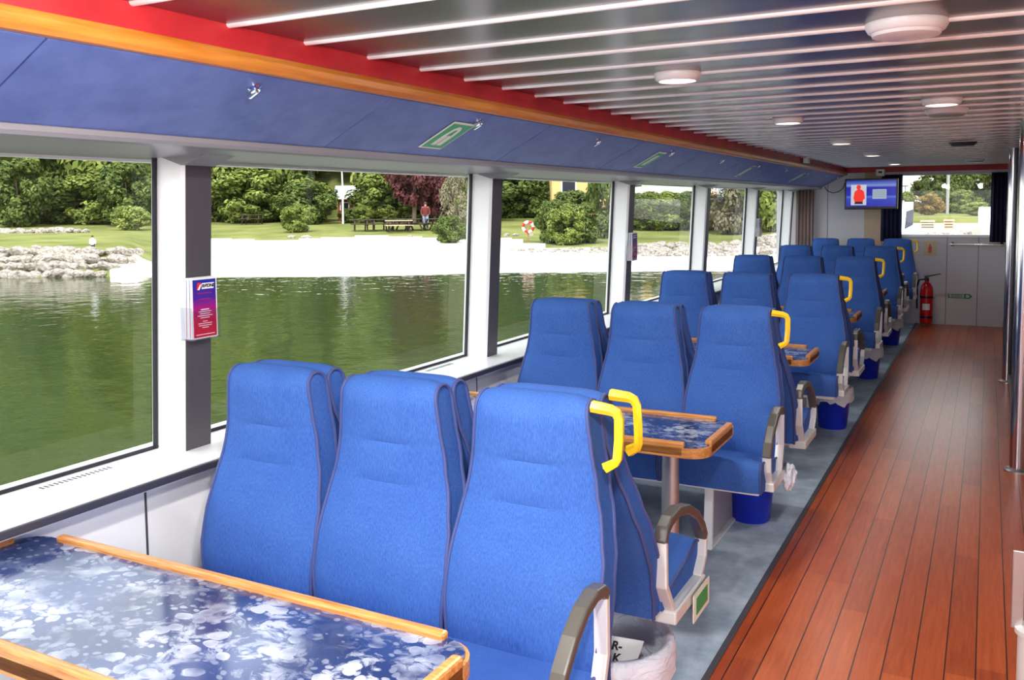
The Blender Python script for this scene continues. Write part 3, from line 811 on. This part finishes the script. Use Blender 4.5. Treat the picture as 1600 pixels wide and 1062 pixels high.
# grab rail under the window
t = thing('grab_rail', 'chrome grab rail on the white wall below the front window', 'rail', (0, YE - .06, 1.045))
MB().tube([(-.43, 0, 0), (.20, 0, 0)], .012, chrome, 10).build('bar', t, smooth=True)
for x in (-.40, .16):
    q = MB().lathe([(.028, 0), (.028, .008), (.012, .012), (.012, .055)], chrome, 14); o = q.build('bracket', t, smooth=True); o.location = (x, .06, 0); o.rotation_euler = (PI / 2, 0, 0)
# extinguisher
EX = -.675
t = thing('fire_extinguisher', 'red fire extinguisher strapped to the white front wall', 'fire extinguisher', (EX, 12.62, 0))
MB().lathe([(.055, .03), (.072, .04), (.075, .07), (.075, .44), (.068, .50), (.045, .545), (.026, .56), (.026, .585)], red_ext, 28).build('cylinder', t, smooth=True)
MB().lathe([(.078, .10), (.078, .13)], black_plastic, 28).lathe([(.078, .36), (.078, .385)], black_plastic, 28).build('strap', t, smooth=True)
v_ = MB().lathe([(.024, .58), (.024, .615), (.014, .625)], black_plastic, 14)
v_.box(-.012, .012, -.13, .05, .612, .622, black_plastic); v_.prism([(-.03, .618), (.16, .668), (.16, .68), (-.03, .64)], 'y', -.012, .012, black_plastic)
v_.build('valve_head', t)
MB().tube([(-.02, 0, .60), (-.09, -.01, .59), (-.115, -.01, .50), (-.11, -.01, .30), (-.108, -.01, .22)], .011, black_plastic, 8).build('hose', t, smooth=True)
q = MB(); seg = 8
for z in (.21, .29):
    for i in range(seg + 1):
        a = math.radians(-125 + 70 * i / seg); q.v.append((.0765 * math.cos(a), .0765 * math.sin(a), z))
for i in range(seg): q.face([i, i + 1, seg + 2 + i, seg + 1 + i], paper_white)
q.build('paper_label', t)
MB().box(-.04, .04, .076, YE - 12.62, .10, .48, white_paint).build('wall_bracket', t)
t = thing('fire_sign', 'small sign with a red extinguisher on the front wall', 'sign', (-.66, YE - .001, .985))
MB().box(-.075, .075, -.004, 0, -.095, .095, M('sign_ivory', srgb(214, 196, 160), .5)).build('board', t)
q = MB().prism([(-.02, -.06), (.02, -.06), (.02, .02), (.008, .035), (.008, .055), (-.008, .055), (-.008, .035), (-.02, .02)], 'y', -.006, -.004, red_ext); q.build('extinguisher_pictogram', t)
t = thing('exit_sign', 'green escape arrow sign low on the white front wall', 'sign', (-.30, YE - .001, .375))
MB().box(-.15, .15, -.003, 0, -.035, .035, M('sign_pale', srgb(196, 204, 200), .5)).build('board', t)
q = MB(); g = M('arrow_green', srgb(40, 130, 80), .5)
q.prism([(-.135, -.026), (-.105, -.026), (-.105, -.016), (-.122, -.016), (-.122, .026), (-.135, .026)], 'y', -.005, -.003, g)
q.box(-.10, .04, -.005, -.003, .014, .024, g).box(-.10, .04, -.005, -.003, -.026, -.016, g)
for i in range(6): q.box(-.095 + i * .022, -.083 + i * .022, -.005, -.003, -.010, .008, g)
q.prism([(.05, -.03), (.105, -.030), (.105, -.018), (.07, -.018), (.07, .018), (.105, .018), (.105, .03), (.05, .03)], 'y', -.005, -.003, g)
q.prism([(.105, -.034), (.147, 0), (.105, .034), (.105, .012), (.118, 0), (.105, -.012)], 'y', -.005, -.003, g)
q.build('arrow', t)

# ------------------------------------------------------------------ stanchions on the right
def stanchion(x, y, r, label, z1=ZC):
    t = thing('stanchion', label, 'pole', (x, y, 0), 0, 'polished steel poles')
    MB().lathe([(r, .0), (r, z1)], pole_steel, 28).build('tube', t, smooth=True)
    MB().lathe([(r * 1.7, 0), (r * 1.7, .008), (r * 1.3, .018), (r, .022)], steel, 28).build('flange', t, smooth=True)
stanchion(.190, 6.0, .042, 'thick polished steel pole at the right edge, standing on the aisle floor')
stanchion(.180, 8.95, .038, 'farther polished steel pole beside the right partition')
t = thing('floor_socket', 'short capped steel stub at the lower right edge of the aisle', 'floor fitting', (.172, 3.2, 0))
MB().lathe([(.055, 0), (.055, .222), (.064, .227), (.064, .243), (.05, .249)], alu, 28).build('sleeve', t, smooth=True)
MB().box(-.075, -.040, -.004, .004, .235, .49, steel).build('blade', t, bev=.003)

# ------------------------------------------------------------------ outdoors
def ground(u, v_):            # world xy at u metres right, v metres away along the view axis
    p = DU * u + DV * v_; return p.x, p.y
WZ = -.90
def pw(tab, x):
    if x <= tab[0][0]: return tab[0][1]
    for (a, p), (b_, q) in zip(tab, tab[1:]):
        if x <= b_: return p + (q - p) * (x - a) / (b_ - a)
    return tab[-1][1]
ADDED_HILL = [(78, .7), (100, 14), (130, 36), (150, 42)]  # slope added above the window view so the water reflects darker
SANDP = [(24, -2.4), (32, -.93), (34, -.84), (50, -.30), (54, -.12), (62, .25)] + ADDED_HILL
LEFTP = [(24, -2.4), (33, -1.0), (36, -.05), (60, .20)] + ADDED_HILL
RGTP = [(24, -2.4), (36.5, -1.0), (41, -.20), (60, .25)] + ADDED_HILL
def sm(a, b_, x): t_ = min(1, max(0, (x - a) / (b_ - a))); return t_ * t_ * (3 - 2 * t_)
def height(u, v_):
    r = u / v_
    wl = 1 - sm(-.435, -.400, r); wr = sm(.24, .30, r)
    hz = pw(SANDP, v_) * (1 - wl - wr) + pw(LEFTP, v_) * wl + pw(RGTP, v_) * wr
    if v_ > 60: hz = hz + (min(hz, .5) - hz) * sm(.34, .44, r)
    return hz + .05 * mnoise.noise(Vector((u * .2, v_ * .2, 0)))
s1, s2 = MB(), MB()
RS = [-.95 + i * .0125 for i in range(int(2.1 / .0125))]; VS = [24, 27, 30, 32, 33, 34.5, 36, 38, 40, 42, 44, 47, 50, 51, 52, 53, 54, 56, 58, 60, 63, 67, 72, 78, 84, 92, 100, 115, 130, 150]
def grid(s, test, m):
    ids = {}
    def vid(i, j):
        if (i, j) not in ids:
            u = RS[i] * VS[j]; x, y_ = ground(u, VS[j]); ids[(i, j)] = len(s.v); s.v.append((x, y_, height(u, VS[j])))
        return ids[(i, j)]
    for i in range(len(RS) - 1):
        for j in range(len(VS) - 1):
            if test((RS[i] + RS[i + 1]) / 2, (VS[j] + VS[j + 1]) / 2): s.face([vid(i, j), vid(i + 1, j), vid(i + 1, j + 1), vid(i, j + 1)], m)
def is_sand(r, v_): return (-.400 < r < .30 or (-.447 < r <= -.400 and v_ < 38.5)) and v_ < 52.5 + 1.2 * math.sin(r * 30) - 10 * sm(-.03, .06, r)
grid(s1, is_sand, sand); grid(s2, lambda r, v_: not is_sand(r, v_), grass_m)
struct(s1.build('ground_beach', smooth=True, auto=False)); struct(s2.build('ground_lawn', smooth=True, auto=False))
s = MB(); s.v = [(-260, -60, WZ), (160, -60, WZ), (160, 260, WZ), (-260, 260, WZ)]; s.face([0, 1, 2, 3], water_m)
struct(s.build('ground_water'))

def crown_mesh(name, seed, m, nl=9000, leaf=.085, clumps=60, shape='round'):
    """leaf quads gathered in clumps inside a unit crown (radius about 1, z from 0 to 2)"""
    R = random.Random(seed); cs = []
    for i in range(clumps):
        z = R.uniform(-1, 1); a = R.uniform(0, 2 * PI); rr = math.sqrt(max(0, 1 - z * z)) * (R.uniform(.35, 1) ** .5)
        k = {'round': 1.0, 'cone': .45 + .55 * (1 - (z + 1) / 2), 'column': .8}[shape]
        cs.append((Vector((rr * math.cos(a) * k, rr * math.sin(a) * k, z * .95 + 1)), R.uniform(.20, .36)))
    s = MB()
    for i in range(nl):
        c, cr_ = cs[R.randrange(clumps)]
        d = Vector((R.gauss(0, 1), R.gauss(0, 1), R.gauss(0, 1))).normalized() * cr_ * R.uniform(.55, 1.05)
        p = c + Vector((d.x, d.y, d.z * .8))
        nrm = (d.normalized() + Vector((R.uniform(-.6, .6), R.uniform(-.6, .6), R.uniform(.0, .9)))).normalized()
        t1 = nrm.orthogonal().normalized(); a = R.uniform(0, 2 * PI); t2 = nrm.cross(t1)
        e1 = (t1 * math.cos(a) + t2 * math.sin(a)); e2 = nrm.cross(e1); l = leaf * R.uniform(.5, 1.1)
        b_ = len(s.v); s.v += [tuple(p - e1 * l), tuple(p + e2 * l * .55), tuple(p + e1 * l), tuple(p - e2 * l * .55)]
        s.face([b_, b_ + 1, b_ + 2, b_ + 3], m)
    o = s.build(name, normals=False); me = o.data; bpy.data.objects.remove(o); return me
CR = {'g': crown_mesh('crown', 1, leaf_green), 'd': crown_mesh('crown', 2, leaf_dark), 'l': crown_mesh('crown', 3, leaf_light, 8000),
      'p': crown_mesh('crown', 4, leaf_purple), 'b': crown_mesh('crown', 5, leaf_brown), 'y': crown_mesh('crown', 6, leaf_grey, 6500, .07, 60),
      'c': crown_mesh('crown', 7, leaf_dark, 7000, .085, 46, 'cone'), 'h': crown_mesh('crown', 8, leaf_green, 7000, .085, 40)}
tk = MB().tube([(0, 0, 0), (.05, .02, .5), (-.03, .03, 1)], [.1, .075, .04], bark, 8).build('trunk'); TRUNK = tk.data; bpy.data.objects.remove(tk)
tk = MB().tube([(0, 0, 0), (.02, .02, .5), (-.02, .0, 1)], [.07, .055, .03], birch, 8).build('trunk'); BIRCH = tk.data; bpy.data.objects.remove(tk)
def tree(x, y, z, h, rad, kind, label, group=None, base=.28, cat='tree', name='tree', birchy=False, rz=0):
    t = thing(name, label, cat, (x, y, z), rz, group)
    c = bpy.data.objects.new('crown', CR[kind]); COL.objects.link(c); c.parent = t
    c.location = (0, 0, h * base); c.scale = (rad, rad, h * (1 - base) / 2)
    tr = bpy.data.objects.new('trunk', BIRCH if birchy else TRUNK); COL.objects.link(tr); tr.parent = t
    tr.location = (0, 0, -.2); k = max(.6, h * .22 if not birchy else h * .15); tr.scale = (k, k, h * .75)
    return t
def at_px(px, v_, du=0):
    """ground position whose image column is px at distance v along the view axis"""
    u = (px - PPX) / FPX * v_ + du; x, y_ = ground(u, v_); return x, y_, height(u, v_)
R = random.Random(11)
wood_lab = {'g': 'tall mid green leafy tree in the wood behind the beach', 'd': 'tall dark green tree in the wood behind the beach', 'l': 'pale green leafy tree in the wood behind the beach'}
for row, (v_, step, hlo, hhi) in enumerate(((75, 62, 11, 15), (84, 66, 13, 17), (96, 78, 15, 19), (110, 90, 16, 20), (124, 90, 16, 20))):  # last two rows added up the slope to darken the water's reflections
    px = -330 + row * 20
    while px < 1330:
        kind = R.choice('gggddl') if row < 2 else R.choice('ggd')
        gap = row < 2 and (492, 508)[row] < px < (612, 592)[row]            # a house shows here
        if not gap:
            x, y_, z = at_px(px + R.uniform(-18, 18), v_ + R.uniform(-3, 3))
            h = R.uniform(hlo, hhi)
            tree(x, y_, z, h, h * R.uniform(.26, .34), kind, wood_lab[kind], 'trees of the wood, ' + {'g': 'mid green', 'd': 'dark green', 'l': 'pale green'}[kind], base=.14, rz=R.uniform(0, 6))
        px += step * R.uniform(.8, 1.2)
# undergrowth along the edge of the wood
for px in range(-60, 1250, 42):
    if 512 < px < 606 or 690 < px < 740: continue
    v_ = R.uniform(69, 73); x, y_, z = at_px(px + R.uniform(-8, 8), v_); h = R.uniform(2.4, 4.2)
    kind = R.choice('ddgg')
    tree(x, y_, z, h, h * .72, kind, {'g': 'mid green shrub at the edge of the wood', 'd': 'dark green shrub at the edge of the wood'}[kind], 'shrubs at the edge of the wood, ' + {'g': 'mid green', 'd': 'dark'}[kind], base=.02, cat='shrub', name='shrub', rz=R.uniform(0, 6))
def spec(px, v_, h, rad, kind, label, base=.05, cat='shrub', name='shrub', birchy=False):
    x, y_, z = at_px(px, v_); return tree(x, y_, z, h, rad, kind, label, None, base, cat, name, birchy)
spec(466, 57, 1.75, 1.0, 'g', 'round green bush standing alone on the lawn', .02)
spec(345, 74, 6.5, 3.0, 'l', 'yellow-green tree just right of the nearest window post', .1, 'tree', 'tree')
spec(478, 66, 3.0, 2.1, 'd', 'broad dark bush behind the round lawn bush', .02)
spec(648, 66, 8.0, 1.9, 'p', 'purple-leaved tree behind the picnic tables', .2, 'tree', 'tree')
spec(680, 67, 5.0, 1.5, 'p', 'lower purple-leaved tree right of the tall purple one', .15, 'tree', 'tree')
spec(546, 67, 1.1, .8, 'd', 'low dark shrub in front of the red house, nearer the birch')
spec(568, 67, 1.3, .8, 'g', 'low green shrub in front of the right part of the red house')
spec(537, 66, 8.0, .9, 'l', 'slender white-stemmed birch left of the house', .55, 'tree', 'tree', True)
spec(714, 50, 3.6, .95, 'y', 'grey twiggy bush at the right end of the beach', .04)
spec(702, 48, 1.4, .9, 'd', 'low dark bush below the grey twiggy bush', .02)
spec(728, 51, 2.4, .9, 'l', 'pale leafy shrub beside the second window post', .02)
spec(864, 47, 2.2, .9, 'd', 'dark leafy bush left of the two on the rocky shore', .02)
spec(886, 46, 2.0, 1.0, 'g', 'green leafy bush between the dark shore bushes', .02)
spec(915, 47, 2.0, 1.0, 'd', 'dark leafy bush on the shore nearest the third post', .02)
spec(893, 60, 2.3, 1.6, 'd', 'dark bush before the yellow house, left of the two')
spec(926, 60, 2.2, 1.6, 'd', 'dark bush before the yellow house, nearer the third post')
spec(948, 50, 4.8, 1.0, 'd', 'tall dark shrub just left of the third window post', .04)
spec(200, 66, 4.5, 2.2, 'd', 'rounded dark bush left of the nearest window post', .02)
spec(205, 60, 1.6, 1.2, 'l', 'low pale shrub on the lawn left of the nearest post', .02)
spec(30, 66, 4.8, 2.2, 'd', 'spreading dark shrub at the far left of the lawn', .02)
for px, k in ((1010, 'd'), (1040, 'g'), (1070, 'd'), (1098, 'g')):
    spec(px, 56, 2.3, 1.5, k, 'clipped hedge bush behind the rocky shore, %s' % {1010: 'nearest the third post', 1040: 'second from the third post', 1070: 'third from the third post', 1098: 'just before the fourth post'}[px], .02)
spec(1150, 52, 5.5, 1.7, 'y', 'tall grey-green shrub seen between the fourth and fifth posts', .03)
spec(1185, 54, 6.5, 2.0, 'd', 'tall dark tree seen beside the fifth window post', .05, 'tree', 'tree')
spec(1222, 50, 7, 2.2, 'g', 'tall green tree seen in the last side window', .05, 'tree', 'tree')

# rocks
def rock_mesh(seed):
    bm = bmesh.new(); bmesh.ops.create_icosphere(bm, subdivisions=2, radius=1); q = Vector((seed * 3.1, seed * 1.7, 0))
    for vv in bm.verts: vv.co *= 1 + .28 * mnoise.noise(vv.co * 1.3 + q) + .08 * mnoise.noise(vv.co * 4 + q)
    me = bpy.data.meshes.new('rock'); bm.to_mesh(me); bm.free(); me.materials.append(rock_m)
    return me
ROCKS = [rock_mesh(i) for i in range(6)]
def rock(px, v_, dz, size, label, group):
    o = bpy.data.objects.new('rock', R.choice(ROCKS)); COL.objects.link(o)
    u = (px - PPX) / FPX * v_; x, y_ = ground(u, v_)
    o.location = (x, y_, dz); o.rotation_euler = (R.uniform(-.4, .4), R.uniform(-.4, .4), R.uniform(0, 6))
    o.scale = (size * R.uniform(.9, 1.35), size * R.uniform(.8, 1.1), size * R.uniform(.55, .8)); tag(o, label, 'rock', group)
for lvl in range(4):
    px = -40 + lvl * 7
    while px < (160, 190, 215, 222)[lvl]:
        sz = R.uniform(.25, .40)
        if px > 150: sz *= .75
        rock(px, 33.3 + lvl * .75 + R.uniform(-.2, .2), -.86 + lvl * .26 + R.uniform(-.05, .05), sz, 'grey boulder of the stone bank left of the nearest window post', 'boulders of the left stone bank')
        px += R.uniform(13, 19)
px = 0
while px < 140:
    rock(px, 56, .22, R.uniform(.2, .4), 'pale stone of the low wall on the lawn at far left', 'stones of the lawn wall'); px += R.uniform(9, 14)
for lvl in range(6):
    px = (800, 830, 905, 985, 995, 1010)[lvl]
    while px < 1235:
        sz = R.uniform(.18, .36) * (1 if px > 985 else .6)
        v_ = 42.6 - lvl * .9 + R.uniform(-.25, .25) + (.8 if px > 985 else 0)
        rock(px, v_, height((px - 800) / 1400 * v_, v_) + sz * .15, sz, 'grey boulder of the stony shore beyond the third window post', 'boulders of the right stony shore')
        px += R.uniform(13, 21) * (1 if lvl < 3 else 1.3)
for px in (455, 475, 482, 640, 792, 806, 830, 860): rock(px, 52.5, height((px - 800) / 1400 * 52.5, 52.5), R.uniform(.15, .28), 'small pale stone where sand meets the lawn', 'stones along the beach edge')

# picnic tables on the lawn
dark_wood = M('picnic_wood', srgb(62, 48, 40), .8)
def picnic():
    t = thing('picnic_table', '', 'picnic table', (0, 0, 0), 0, 'picnic tables on the lawn')
    MB().box(-.85, .85, -.36, .36, .70, .75, dark_wood).build('top', t)
    for sy_ in (-1, 1): MB().box(-.85, .85, sy_ * .72 - .13, sy_ * .72 + .13, .42, .46, dark_wood).build('bench', t)
    for sx_ in (-.6, .6):
        MB().prism([(-.62, 0), (-.52, 0), (-.20, .70), (-.30, .70)], 'x', sx_ - .04, sx_ + .04, dark_wood).prism([(.62, 0), (.52, 0), (.20, .70), (.30, .70)], 'x', sx_ - .04, sx_ + .04, dark_wood).box(sx_ - .04, sx_ + .04, -.80, .80, .36, .42, dark_wood).build('leg_frame', t)
    return t
p0 = picnic()
spots = [(570, .2, 'leftmost of the picnic tables on the lawn'), (588, .3, 'second picnic table from the left'), (600, .2, 'third picnic table from the left'), (629, 1.4, 'picnic table just left of the person in red'),
         (650, 1.5, 'picnic table in front of the person in red'), (680, 1.3, 'rightmost picnic table, near the twiggy bush')]
ang = math.atan2(DU.y, DU.x)
for i, (px, a, lab) in enumerate(spots):
    x, y_, z = at_px(px, 57.5); t = p0 if i == 0 else dup(p0)
    t.location = (x, y_, z); t.rotation_euler = (0, 0, ang + a); t['label'] = 'dark wooden ' + lab
x, y_, z = at_px(624, 56); pb = dup(p0, (x, y_, z), 'pale wooden picnic table in the middle of the group')
pale_wood = M('pale_wood', srgb(186, 164, 140), .8)
for ch in pb.children:
    if ch.name.startswith(('top', 'bench')): ch.data = ch.data.copy(); ch.data.materials[0] = pale_wood
x, y_, z = at_px(395, 66); pb = dup(p0, (x, y_, z), 'brown picnic table under the trees right of the nearest post'); pb.rotation_euler = (0, 0, ang)

# two people far off
def person(px, v_, h, top, legs, label, top_name='jacket'):
    x, y_, z = at_px(px, v_); t = thing('person', label, 'person', (x, y_, z), ang)
    skin = M('skin', srgb(196, 150, 124), .7)
    me = bpy.data.meshes.new('body'); k = h / 1.75
    V = [(0, 0, .95), (0, 0, 1.15), (0, .0, 1.38), (0, 0, 1.50), (0, -.01, 1.64), (.20, 0, 1.40), (.26, .02, 1.15), (.24, -.06, .92), (-.20, 0, 1.40), (-.26, .02, 1.15), (-.24, -.06, .92),
         (.10, 0, .90), (.11, -.02, .50), (.11, .02, .06), (.11, -.12, .03), (-.10, 0, .90), (-.11, .03, .50), (-.11, .06, .06), (-.11, -.08, .03)]
    E = [(0, 1), (1, 2), (2, 3), (3, 4), (2, 5), (5, 6), (6, 7), (2, 8), (8, 9), (9, 10), (0, 11), (11, 12), (12, 13), (13, 14), (0, 15), (15, 16), (16, 17), (17, 18)]
    me.from_pydata([(a * k, b_ * k, c * k) for a, b_, c in V], E, []); me.materials.append(skin)
    o = bpy.data.objects.new('body', me); COL.objects.link(o); o.parent = t
    sk = o.modifiers.new('skin', 'SKIN'); RR = [.13, .13, .15, .055, .10, .065, .05, .04, .065, .05, .04, .09, .07, .045, .04, .09, .07, .045, .04]
    lay = me.skin_vertices[0] if me.skin_vertices else None
    if lay is None:
        bm = bmesh.new(); bm.from_mesh(me); bm.verts.layers.skin.verify(); bm.to_mesh(me); bm.free(); lay = me.skin_vertices[0]
    for i, r in enumerate(RR): lay.data[i].radius = (r * k, r * k * .8)
    lay.data[0].use_root = True
    ss = o.modifiers.new('sub', 'SUBSURF'); ss.levels = 1; ss.render_levels = 2
    q = MB().lathe([(.17 * k, .86 * k), (.185 * k, 1.0 * k), (.20 * k, 1.25 * k), (.20 * k, 1.40 * k), (.09 * k, 1.50 * k)], top, 16)
    for sx_ in (-1, 1): q.tube([(sx_ * .19 * k, 0, 1.41 * k), (sx_ * .27 * k, .02 * k, 1.15 * k), (sx_ * .25 * k, -.05 * k, .97 * k)], [.085 * k, .07 * k, .06 * k], top, 10)
    q.build(top_name, t, smooth=True)
    q = MB()
    for sx_, yy in ((1, .0), (-1, .04)): q.tube([(sx_ * .09 * k, 0, .95 * k), (sx_ * .11 * k, yy * k, .50 * k), (sx_ * .11 * k, (yy + .03) * k, .10 * k)], [.115 * k, .09 * k, .07 * k], legs, 10)
    q.build('trousers', t, smooth=True)
    MB().lathe([(.10 * k, 1.62 * k), (.115 * k, 1.68 * k), (.09 * k, 1.75 * k), (.03 * k, 1.78 * k)], M('hair', srgb(60, 44, 34), .8), 14, c=(0, .012 * k, 0)).build('hair', t, smooth=True)
person(666, 58.5, 1.75, M('jacket_red', srgb(104, 38, 36), .8), M('jeans_blue', srgb(150, 160, 180), .8), 'person in a dark red jacket and pale jeans standing by the picnic tables')
person(145, 35.6, .72, M('shirt_white', srgb(236, 240, 246), .8), M('dark_trousers', srgb(48, 44, 50), .8), 'small person in a white top on the boulder bank', 'shirt')

# lifebuoy on its stand
x, y_, z = at_px(826, 48); t = thing('lifebuoy_stand', 'white lifebuoy with red bands on a post above the shore', 'lifebuoy', (x, y_, z), ang)
MB().box(-.04, .04, .03, .10, 0, 1.05, M('post_wood', srgb(150, 110, 90), .8)).build('post', t)
q = MB(); n = 32
ringm = [white_paint, red_ext]
for i in range(n):
    a0, a1 = 2 * PI * i / n, 2 * PI * (i + 1) / n
    q.tube([(.27 * math.cos(a0), 0, .80 + .27 * math.sin(a0)), (.27 * math.cos(a1), 0, .80 + .27 * math.sin(a1))], .075, ringm[1 if (i // 4) % 2 else 0], 8, cap=False)
q.build('ring', t, smooth=True)

# houses
def house(px, v_, wd, dp, h, wallm, roofm, label, roof_h=1.8, nwin=3, zup=0):
    x, y_, z = at_px(px, v_); t = thing('house', label, 'house', (x, y_, z + zup), ang)
    MB().box(-wd / 2, wd / 2, -dp / 2, dp / 2, -1, h, wallm).build('wall', t)
    MB().prism([(-dp / 2 - .4, h - .1), (dp / 2 + .4, h - .1), (0, h + roof_h)], 'x', -wd / 2 - .4, wd / 2 + .4, roofm).build('roof', t)
    for i in range(nwin):
        xx = -wd / 2 + wd * (i + .5) / nwin
        f_ = MB().box(xx - min(.55, wd / nwin * .35), xx + min(.55, wd / nwin * .35), -dp / 2 - .06, -dp / 2, h * .45, h * .8, white_paint).build('window', t)
        MB().box(xx - min(.45, wd / nwin * .28), xx + min(.45, wd / nwin * .28), -dp / 2 - .07, -dp / 2 - .05, h * .47, h * .78, black_plastic).build('pane', f_)
    return t
roof_g = M('roof_grey', srgb(190, 188, 190), .7); roof_r = M('roof_brown', srgb(130, 76, 60), .7)
house(555, 72, 2.1, 2.4, 1.75, M('house_red', srgb(150, 62, 50), .8), roof_g, 'red house with pale roof showing between the trees', 1.0, 2)
house(592, 71, 1.5, 2, 1.3, M('shed_white', srgb(238, 238, 240), .6), roof_g, 'small white hut left of the purple trees', .5, 1)
house(935, 66, 7, 6, 4.6, M('house_yellow', srgb(214, 176, 116), .8), roof_r, 'yellow house with brown roof left of the third post', 1.5, 3)
house(1072, 78, 5.0, 5, 6.2, M('house_white', srgb(240, 240, 242), .7), roof_g, 'plain white block seen between third and fourth posts', .4, 1)
x, y_, z = at_px(1055, 62); t = thing('motor_boat', 'white motor boat laid up behind the hedge', 'boat', (x, y_, z + 1.6), ang)
q = MB(); secs = [(-3.6, .0, .2), (-3.0, .7, .9), (-1, 1.0, 1.1), (2, 1.05, 1.1), (3.2, 1.0, 1.1)]
for xx, hw_, hh_ in secs: q.v += [(xx, -hw_, hh_), (xx, -hw_ * .7, .2), (xx, 0, 0), (xx, hw_ * .7, .2), (xx, hw_, hh_)]
for i in range(len(secs) - 1):
    for k in range(4): q.face([i * 5 + k, i * 5 + k + 1, i * 5 + 6 + k, i * 5 + 5 + k], white_paint)
    q.face([i * 5, i * 5 + 5, i * 5 + 9, i * 5 + 4], white_paint)
q.face([20, 21, 22, 23, 24], white_paint); q.build('hull', t)
MB().prism([(-1.4, 1.1), (-.6, 1.9), (1.6, 1.95), (1.9, 1.1)], 'y', -.8, .8, white_paint).build('cabin', t)
MB().prism([(-1.2, 1.3), (-.62, 1.78), (1.4, 1.8), (1.5, 1.3)], 'y', -.82, .82, black_plastic).build('cabin_glass', t)
MB().box(-2.4, 2.4, -.25, .25, -1.7, .1, dark_grey).build('cradle', t)

# what the front window looks onto: quay, boats, trees
def far(px, y_): return (px - 1545) / 1590 * y_ * 1.0
quay = M('quay_stone', srgb(226, 220, 212), .85)
struct(MB().box(-9, 14, 46, 80, -2, .25, quay).build('ground_quay'))
struct(MB().box(-40, 40, 60, 140, -2, .6, grass_m).build('ground_bank'))
for i, (px, y_, h, rad, kind, lab) in enumerate(((1450, 92, 2.9, 1.3, 'd', 'dark tree left of the pole in the front window'), (1468, 95, 3.9, 1.6, 'd', 'spreading dark tree behind the brown bush in the front window'),
        (1500, 90, 5.0, 1.9, 'd', 'tall dark tree right of the pole in the front window'), (1528, 94, 5.2, 2.0, 'g', 'large green tree at the right of the front window'),
        (1560, 92, 5.4, 2.2, 'd', 'dark tree behind the right curtain of the front window'), (1508, 78, 1.8, 1.2, 'g', 'green bush right of the middle of the front window'),
        (1418, 90, 2.0, 1.1, 'l', 'pale bush at the left edge of the front window'), (1461, 70, 1.45, .95, 'b', 'golden brown bush in the front window'), (1528, 66, .9, .8, 'l', 'light green bush low at the right of the front window'), (1483, 84, 2.4, 1.5, 'd', 'dark bush just behind the pole in the front window'), (1514, 99, 5.6, 2.2, 'd', 'tall dark tree farthest back, right of the pole in the front window'), (1546, 99, 5.8, 2.2, 'd', 'tall dark tree farthest back, by the right curtain of the front window'), (1486, 99, 4.6, 1.9, 'd', 'dark tree farthest back, just behind the pole in the front window'))):
    tree(far(px, y_), y_, .6, h, rad, kind, lab, None, .06, 'tree' if 'tree' in lab else 'shrub', 'tree' if 'tree' in lab else 'shrub', rz=i)
t = thing('flag_pole', 'pale pole standing before the trees in the front window', 'pole', (far(1487, 76), 76, .6)); MB().tube([(0, 0, 0), (0, 0, 4)], .12, soffit_m, 10).build('shaft', t)
t = thing('lattice_mast', 'thin twin masts against the sky in the front window', 'mast', (far(1421, 100), 100, .6))
for a in (-.22, .22): MB().tube([(a, 0, 0), (a, 0, 2.6)], .05, dark_grey, 6).build('mast_leg', t)
MB().box(-.5, .5, -.05, .05, 2.5, 2.6, dark_grey).build('crossbar', t)
def ferry_bow(x, y_, label, sgn, sc_):
    t = thing('moored_boat', label, 'boat', (x, y_, WZ))
    q = MB(); secs = [(0, .05, 1.9), (1.6, .75, 1.7), (4, 1.2, 1.55), (7, 1.3, 1.5)]
    for d, hw_, hh_ in secs: q.v += [(-hw_ * sc_, d * sc_, hh_ * sc_), (-hw_ * .6 * sc_, d * sc_, .1), (0, d * sc_, -.2), (hw_ * .6 * sc_, d * sc_, .1), (hw_ * sc_, d * sc_, hh_ * sc_)]
    for i in range(3):
        for k in range(4): q.face([i * 5 + k, i * 5 + k + 1, i * 5 + 6 + k, i * 5 + 5 + k], white_paint)
        q.face([i * 5, i * 5 + 5, i * 5 + 9, i * 5 + 4], white_paint)
    q.face([15, 16, 17, 18, 19], white_paint); q.build('hull', t)
    MB().prism([(2.6 * sc_, 1.5 * sc_), (3.4 * sc_, 2.5 * sc_), (6.4 * sc_, 2.6 * sc_), (6.6 * sc_, 1.5 * sc_)], 'x', -.85 * sc_, .85 * sc_, white_paint).build('cabin', t)
    MB().prism([(2.9 * sc_, 1.75 * sc_), (3.42 * sc_, 2.3 * sc_), (6.2 * sc_, 2.35 * sc_), (6.2 * sc_, 1.8 * sc_)], 'x', -.87 * sc_, .87 * sc_, navy_cloth).build('cabin_glass', t)
ferry_bow(-3.05, 27, 'white moored boat at the lower left of the front window', 1, .95)
ferry_bow(.35, 40, 'white boat at the right edge of the front window, half behind the curtain', 1, .85)
x0 = far(1490, 55)
for i, (px, y_, wd, h, m, lab) in enumerate(((1459, 48, .62, .46, pale_wood, 'slatted wooden crate on the quay in the front window'), (1490, 48, .45, .5, M('crate_orange', srgb(190, 150, 120), .7), 'small tan crate right of the slatted one on the quay'))):
    t = thing('crate', lab, 'crate', (far(px, y_), y_, .25))
    for k in range(4): MB().box(-wd / 2, wd / 2, -.4, .4, k * h / 4, k * h / 4 + h / 4 - .05, m).build('slat', t)
    MB().box(-wd / 2 + .05, wd / 2 - .05, -.36, .36, 0, h - .06, dark_grey).build('inside', t)
for i, px in enumerate((1445, 1452, 1470, 1480, 1500, 1507, 1516, 1524, 1533)):
    o = bpy.data.objects.new('rock', ROCKS[i % 6]); COL.objects.link(o); o.location = (far(px, 46), 45.6, -.2); o.scale = (.5, .5, .4); tag(o, 'stone at the quay edge seen low in the front window', 'rock', 'stones at the quay edge')
